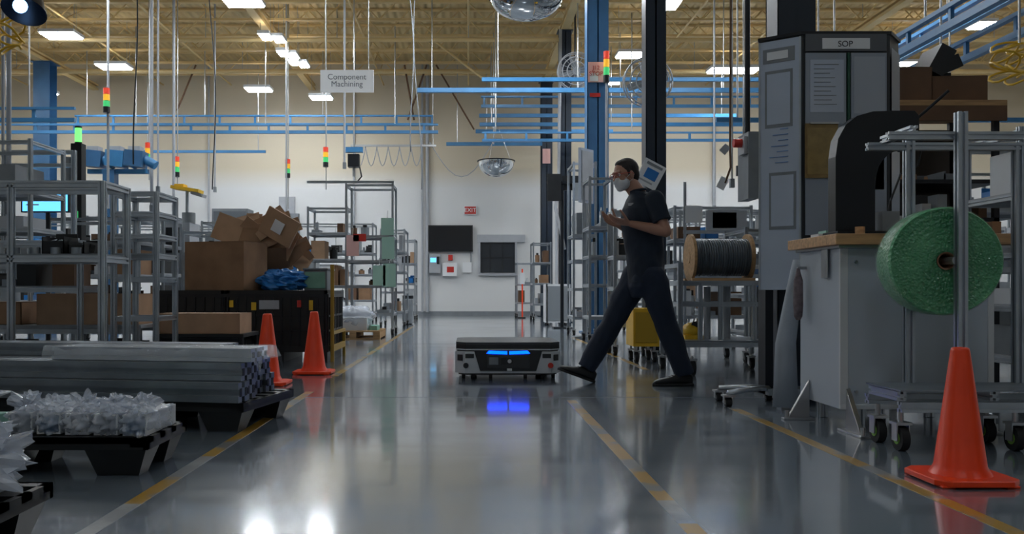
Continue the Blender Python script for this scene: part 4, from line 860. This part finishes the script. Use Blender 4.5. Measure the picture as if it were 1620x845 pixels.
wk=bpy.data.objects.new('walking_worker',None); scn.collection.objects.link(wk); wk.location=(wx(1015,Yw),Yw,0); wk.empty_display_size=.2
bpy.context.view_layer.update()
hipF,knF,anF=p(1010,438,.09),p(972,512,.10),p(931,583,.10)
hipN,knN,anN=p(1027,438,-.09),p(1050,514,-.10),p(1077,589,-.10)
shN,elN,wrN=p(1027,321,-.185),p(1042,370,-.25),p(992,357,-.18)
shF,elF,wrF=p(1014,320,.175),p(1022,370,.21),p(984,355,.12)
fw=V((-.87,-.42,-.20)).normalized(); up=V((-.16,0,1)); sd=up.cross(fw).normalized(); up=fw.cross(sd).normalized()
hc=p(989,278,-.01)
def hp(f,s,u): return hc+fw*f+sd*s+up*u
HR=Matrix((fw,sd,up)).transposed()
def hand(b,wr,d,nrm,side):
    d=V(d).normalized(); nrm=V(nrm); nrm=(nrm-d*nrm.dot(d)).normalized(); s=d.cross(nrm).normalized()*side
    secs=[]
    for t,w_,th in((-.01,.024,.019),(.02,.032,.017),(.05,.040,.016),(.085,.041,.013),(.095,.036,.010)): secs.append((wr+d*t,s*w_,nrm*th))
    b.loft(secs,skin,n=20)
    for k,(o,L_,cu) in enumerate(((-.030,.070,.22),(-.010,.080,.28),(.011,.074,.35),(.030,.058,.42))):
        q=wr+d*.085+s*o; dd=(d+s*o*2.2).normalized(); rad=.0088-(.0012 if k==3 else 0)
        for i,fr in enumerate((.45,.32,.23)):
            dd=(dd+nrm*cu*(.6 if i==0 else 1.)).normalized(); q2=q+dd*L_*fr*1.1; cap(b,q,q2,rad,rad*.9,skin); q=q2; rad*=.9
    q=wr+d*.025-s*.026; dd=(d*.6-s*.75+nrm*.35).normalized()
    for L_,r_ in((.042,.0125),(.032,.0105),(.026,.009)):
        q2=q+dd*L_; cap(b,q,q2,r_,r_*.9,skin); q=q2; dd=(dd+d*.25+nrm*.15).normalized()
b=B()
b.sph(hp(-.012,0,.03),(.098,.076,.09),skin,24,R=HR); b.sph(hp(.022,0,-.032),(.068,.061,.082),skin,24,R=HR); b.sph(hp(.062,0,-.092),(.024,.026,.022),skin,R=HR)
cap(b,hp(.083,0,.014),hp(.108,0,-.022),.009,.013,skin); b.sph(hp(.097,.011,-.026),.009,skin,10); b.sph(hp(.097,-.011,-.026),.009,skin,10)
cap(b,hp(.075,.042,.033),hp(.084,.012,.033),.011,.012,skin); cap(b,hp(.075,-.042,.033),hp(.084,-.012,.033),.011,.012,skin)
cap(b,hp(.084,-.018,-.062),hp(.084,.018,-.062),.008,.008,skin); b.sph(hp(.06,.04,-.02),.025,skin,12); b.sph(hp(.06,-.04,-.02),.025,skin,12)
for e in(-1,1): b.sph(hp(-.003,e*.077,-.008),(.02,.008,.032),skin,14,R=HR); b.sph(hp(.0,e*.076,-.03),(.01,.007,.012),skin,10,R=HR)
cap(b,hp(-.025,0,-.06),p(1010,308),.058,.064,skin)
def ring_(px,py,a,b_,dy=0): return (p(px,py,dy),V((a,0,0)),V((0,b_,0)))
b.loft([ring_(1020,440,.10,.14),ring_(1019,400,.105,.13),ring_(1016,350,.11,.16),ring_(1015,322,.09,.17),ring_(1012,308,.05,.08)],skin,n=24)
for s_,e_,w_ in((shN,elN,wrN),(shF,elF,wrF)): cap(b,s_,e_,.05,.041,skin); cap(b,e_,e_+(w_-e_)*.3,.041,.043,skin); cap(b,e_+(w_-e_)*.3,w_,.043,.026,skin)
for a_,k_,n_ in((hipF,knF,anF),(hipN,knN,anN)): cap(b,a_,k_,.075,.05,skin); cap(b,k_,n_,.05,.036,skin)
hand(b,wrN+(wrN-elN).normalized()*.01,(-.96,.10,.20),(.05,.45,.85),1); hand(b,wrF+(wrF-elF).normalized()*.01,(-.88,-.15,.42),(.1,-.75,.6),-1)
remesh(b,'body',.0038,3,skin,wk)
b=B()
for e in(-1,1):
    b.sph(hp(.078,e*.031,.012),.0125,paper,14); b.sph(hp(.0865,e*.031,.011),.006,ink,10)
b.obj('eyes',wk)
b=B()
for e in(-1,1):
    cN=hp(.102,e*.033,.010)
    b.tube([cN+sd*.026*math.cos(t*math.pi/10)+up*.018*math.sin(t*math.pi/10) for t in range(21)],.0018,inkR,n=6)
    b.tube([hp(.102,e*.059,.014),hp(.07,e*.078,.014),hp(.0,e*.084,.010),hp(-.02,e*.082,-.005)],.002,inkR,n=6)
b.tube([hp(.103,-.008,.012),hp(.107,0,.015),hp(.103,.008,.012)],.002,inkR,n=6)
b.obj('safety_glasses',wk)
b=B(); b.sph(hp(-.026,0,.043),(.098,.081,.088),hairM,28,R=HR); b.sph(hp(-.055,0,.0),(.064,.072,.075),hairM,24,R=HR); b.sph(hp(.005,0,.092),(.055,.06,.033),hairM,20,R=HR)
for e in(-1,1): cap(b,hp(.012,e*.070,.03),hp(.012,e*.070,-.005),.012,.006,hairM)
remesh(b,'hair',.004,2,hairM,wk,.004)
b=B(); b.sph(hp(.042,0,-.052),(.064,.066,.058),maskM,24,R=HR); b.sph(hp(.085,0,-.035),(.034,.033,.033),maskM,20,R=HR); b.sph(hp(.07,0,-.085),(.03,.036,.03),maskM,20,R=HR)
remesh(b,'face_mask',.004,4,maskM,wk)
b=B()
for e in(-1,1):
    b.tube([hp(.06,e*.06,-.03),hp(.03,e*.074,-.012),hp(.0,e*.083,.008),hp(-.022,e*.08,-.006)],.0016,maskM,n=5); b.tube([hp(.05,e*.062,-.07),hp(.02,e*.068,-.055),hp(-.01,e*.078,-.035),hp(-.022,e*.08,-.006)],.0016,maskM,n=5)
b.obj('mask_straps',wk)
b=B()
b.loft([ring_(1023,424,.125,.155),ring_(1022,440,.138,.172),ring_(1020,455,.13,.17),ring_(1019,470,.10,.13)],pantM,n=28)
for a_,k_,n_ in((hipF,knF,anF),(hipN,knN,anN)):
    cap(b,a_,a_+(k_-a_)*.35,.110,.106,pantM); cap(b,a_+(k_-a_)*.35,k_,.106,.086,pantM); cap(b,k_,k_+(n_-k_)*.3,.086,.086,pantM); b.cyl(k_+(n_-k_)*.3,n_+(n_-k_).normalized()*.012,.086,pantM,r2=.074,n=24)
remesh(b,'trousers',.007,5,pantM,wk,.011,3.,7.)
b=B()
b.loft([ring_(1023,449,.145,.182),ring_(1022,430,.140,.175),ring_(1020,405,.142,.168),ring_(1018,375,.152,.175),ring_(1015,350,.158,.19),ring_(1015,332,.145,.205),ring_(1015,318,.115,.19),ring_(1013,309,.085,.125),ring_(1009,303,.066,.072)],shirtM,n=32)
for s_,e_ in((shN,elN),(shF,elF)):
    b.sph(s_,.074,shirtM,18); b.cyl(s_,s_+(e_-s_)*.68,.074,shirtM,r2=.070,n=24)
remesh(b,'polo_shirt',.006,3,shirtM,wk,.009,7.,9.)
b=B(); b.tube([p(1009,302)+V((.064*math.cos(t*math.pi/10)-.002,.068*math.sin(t*math.pi/10),.012*math.cos(t*math.pi/10))) for t in range(21)],.011,shirtM,n=8)
b.box(p(993,326,-.128),(.045,.004,.022),greyL,r=(0,0,-.72)); b.obj('collar',wk)
def shoe(b,heel,pitch):
    M=Matrix.Translation(heel)@Matrix.Rotation(pitch,4,'Y')
    S=[(.0,.032,.012,.078),(-.03,.039,.012,.102),(-.08,.041,.012,.104),(-.13,.042,.012,.086),(-.18,.048,.012,.066),(-.235,.048,.012,.054),(-.275,.034,.014,.04),(-.29,.014,.016,.028)]
    b.loft([((x,0,(z0+z1)/2),(0,w_,0),(0,0,(z1-z0)/2)) for x,w_,z0,z1 in S],shoeM,n=24,M=M,pw=2.6)
    b.loft([((x-.0,0,.010),(0,w_+.004,0),(0,0,.010)) for x,w_,z0,z1 in [(.008,.03,0,0)]+S[1:-1]+[(-.296,.012,0,0)]],rubber,n=20,M=M,pw=5)
    for i in range(4): b.box((-.11-.02*i,0,.098-.010*i),(.006,.05,.006),ink,M=M)
hN=V((anN.x+.060,anN.y,0)); hF=V((anF.x+.050,anF.y,.002))
b=B(); shoe(b,hN,0.); b.obj('shoe_left',wk)
b=B(); shoe(b,hF,math.radians(20)); b.obj('shoe_right',wk)
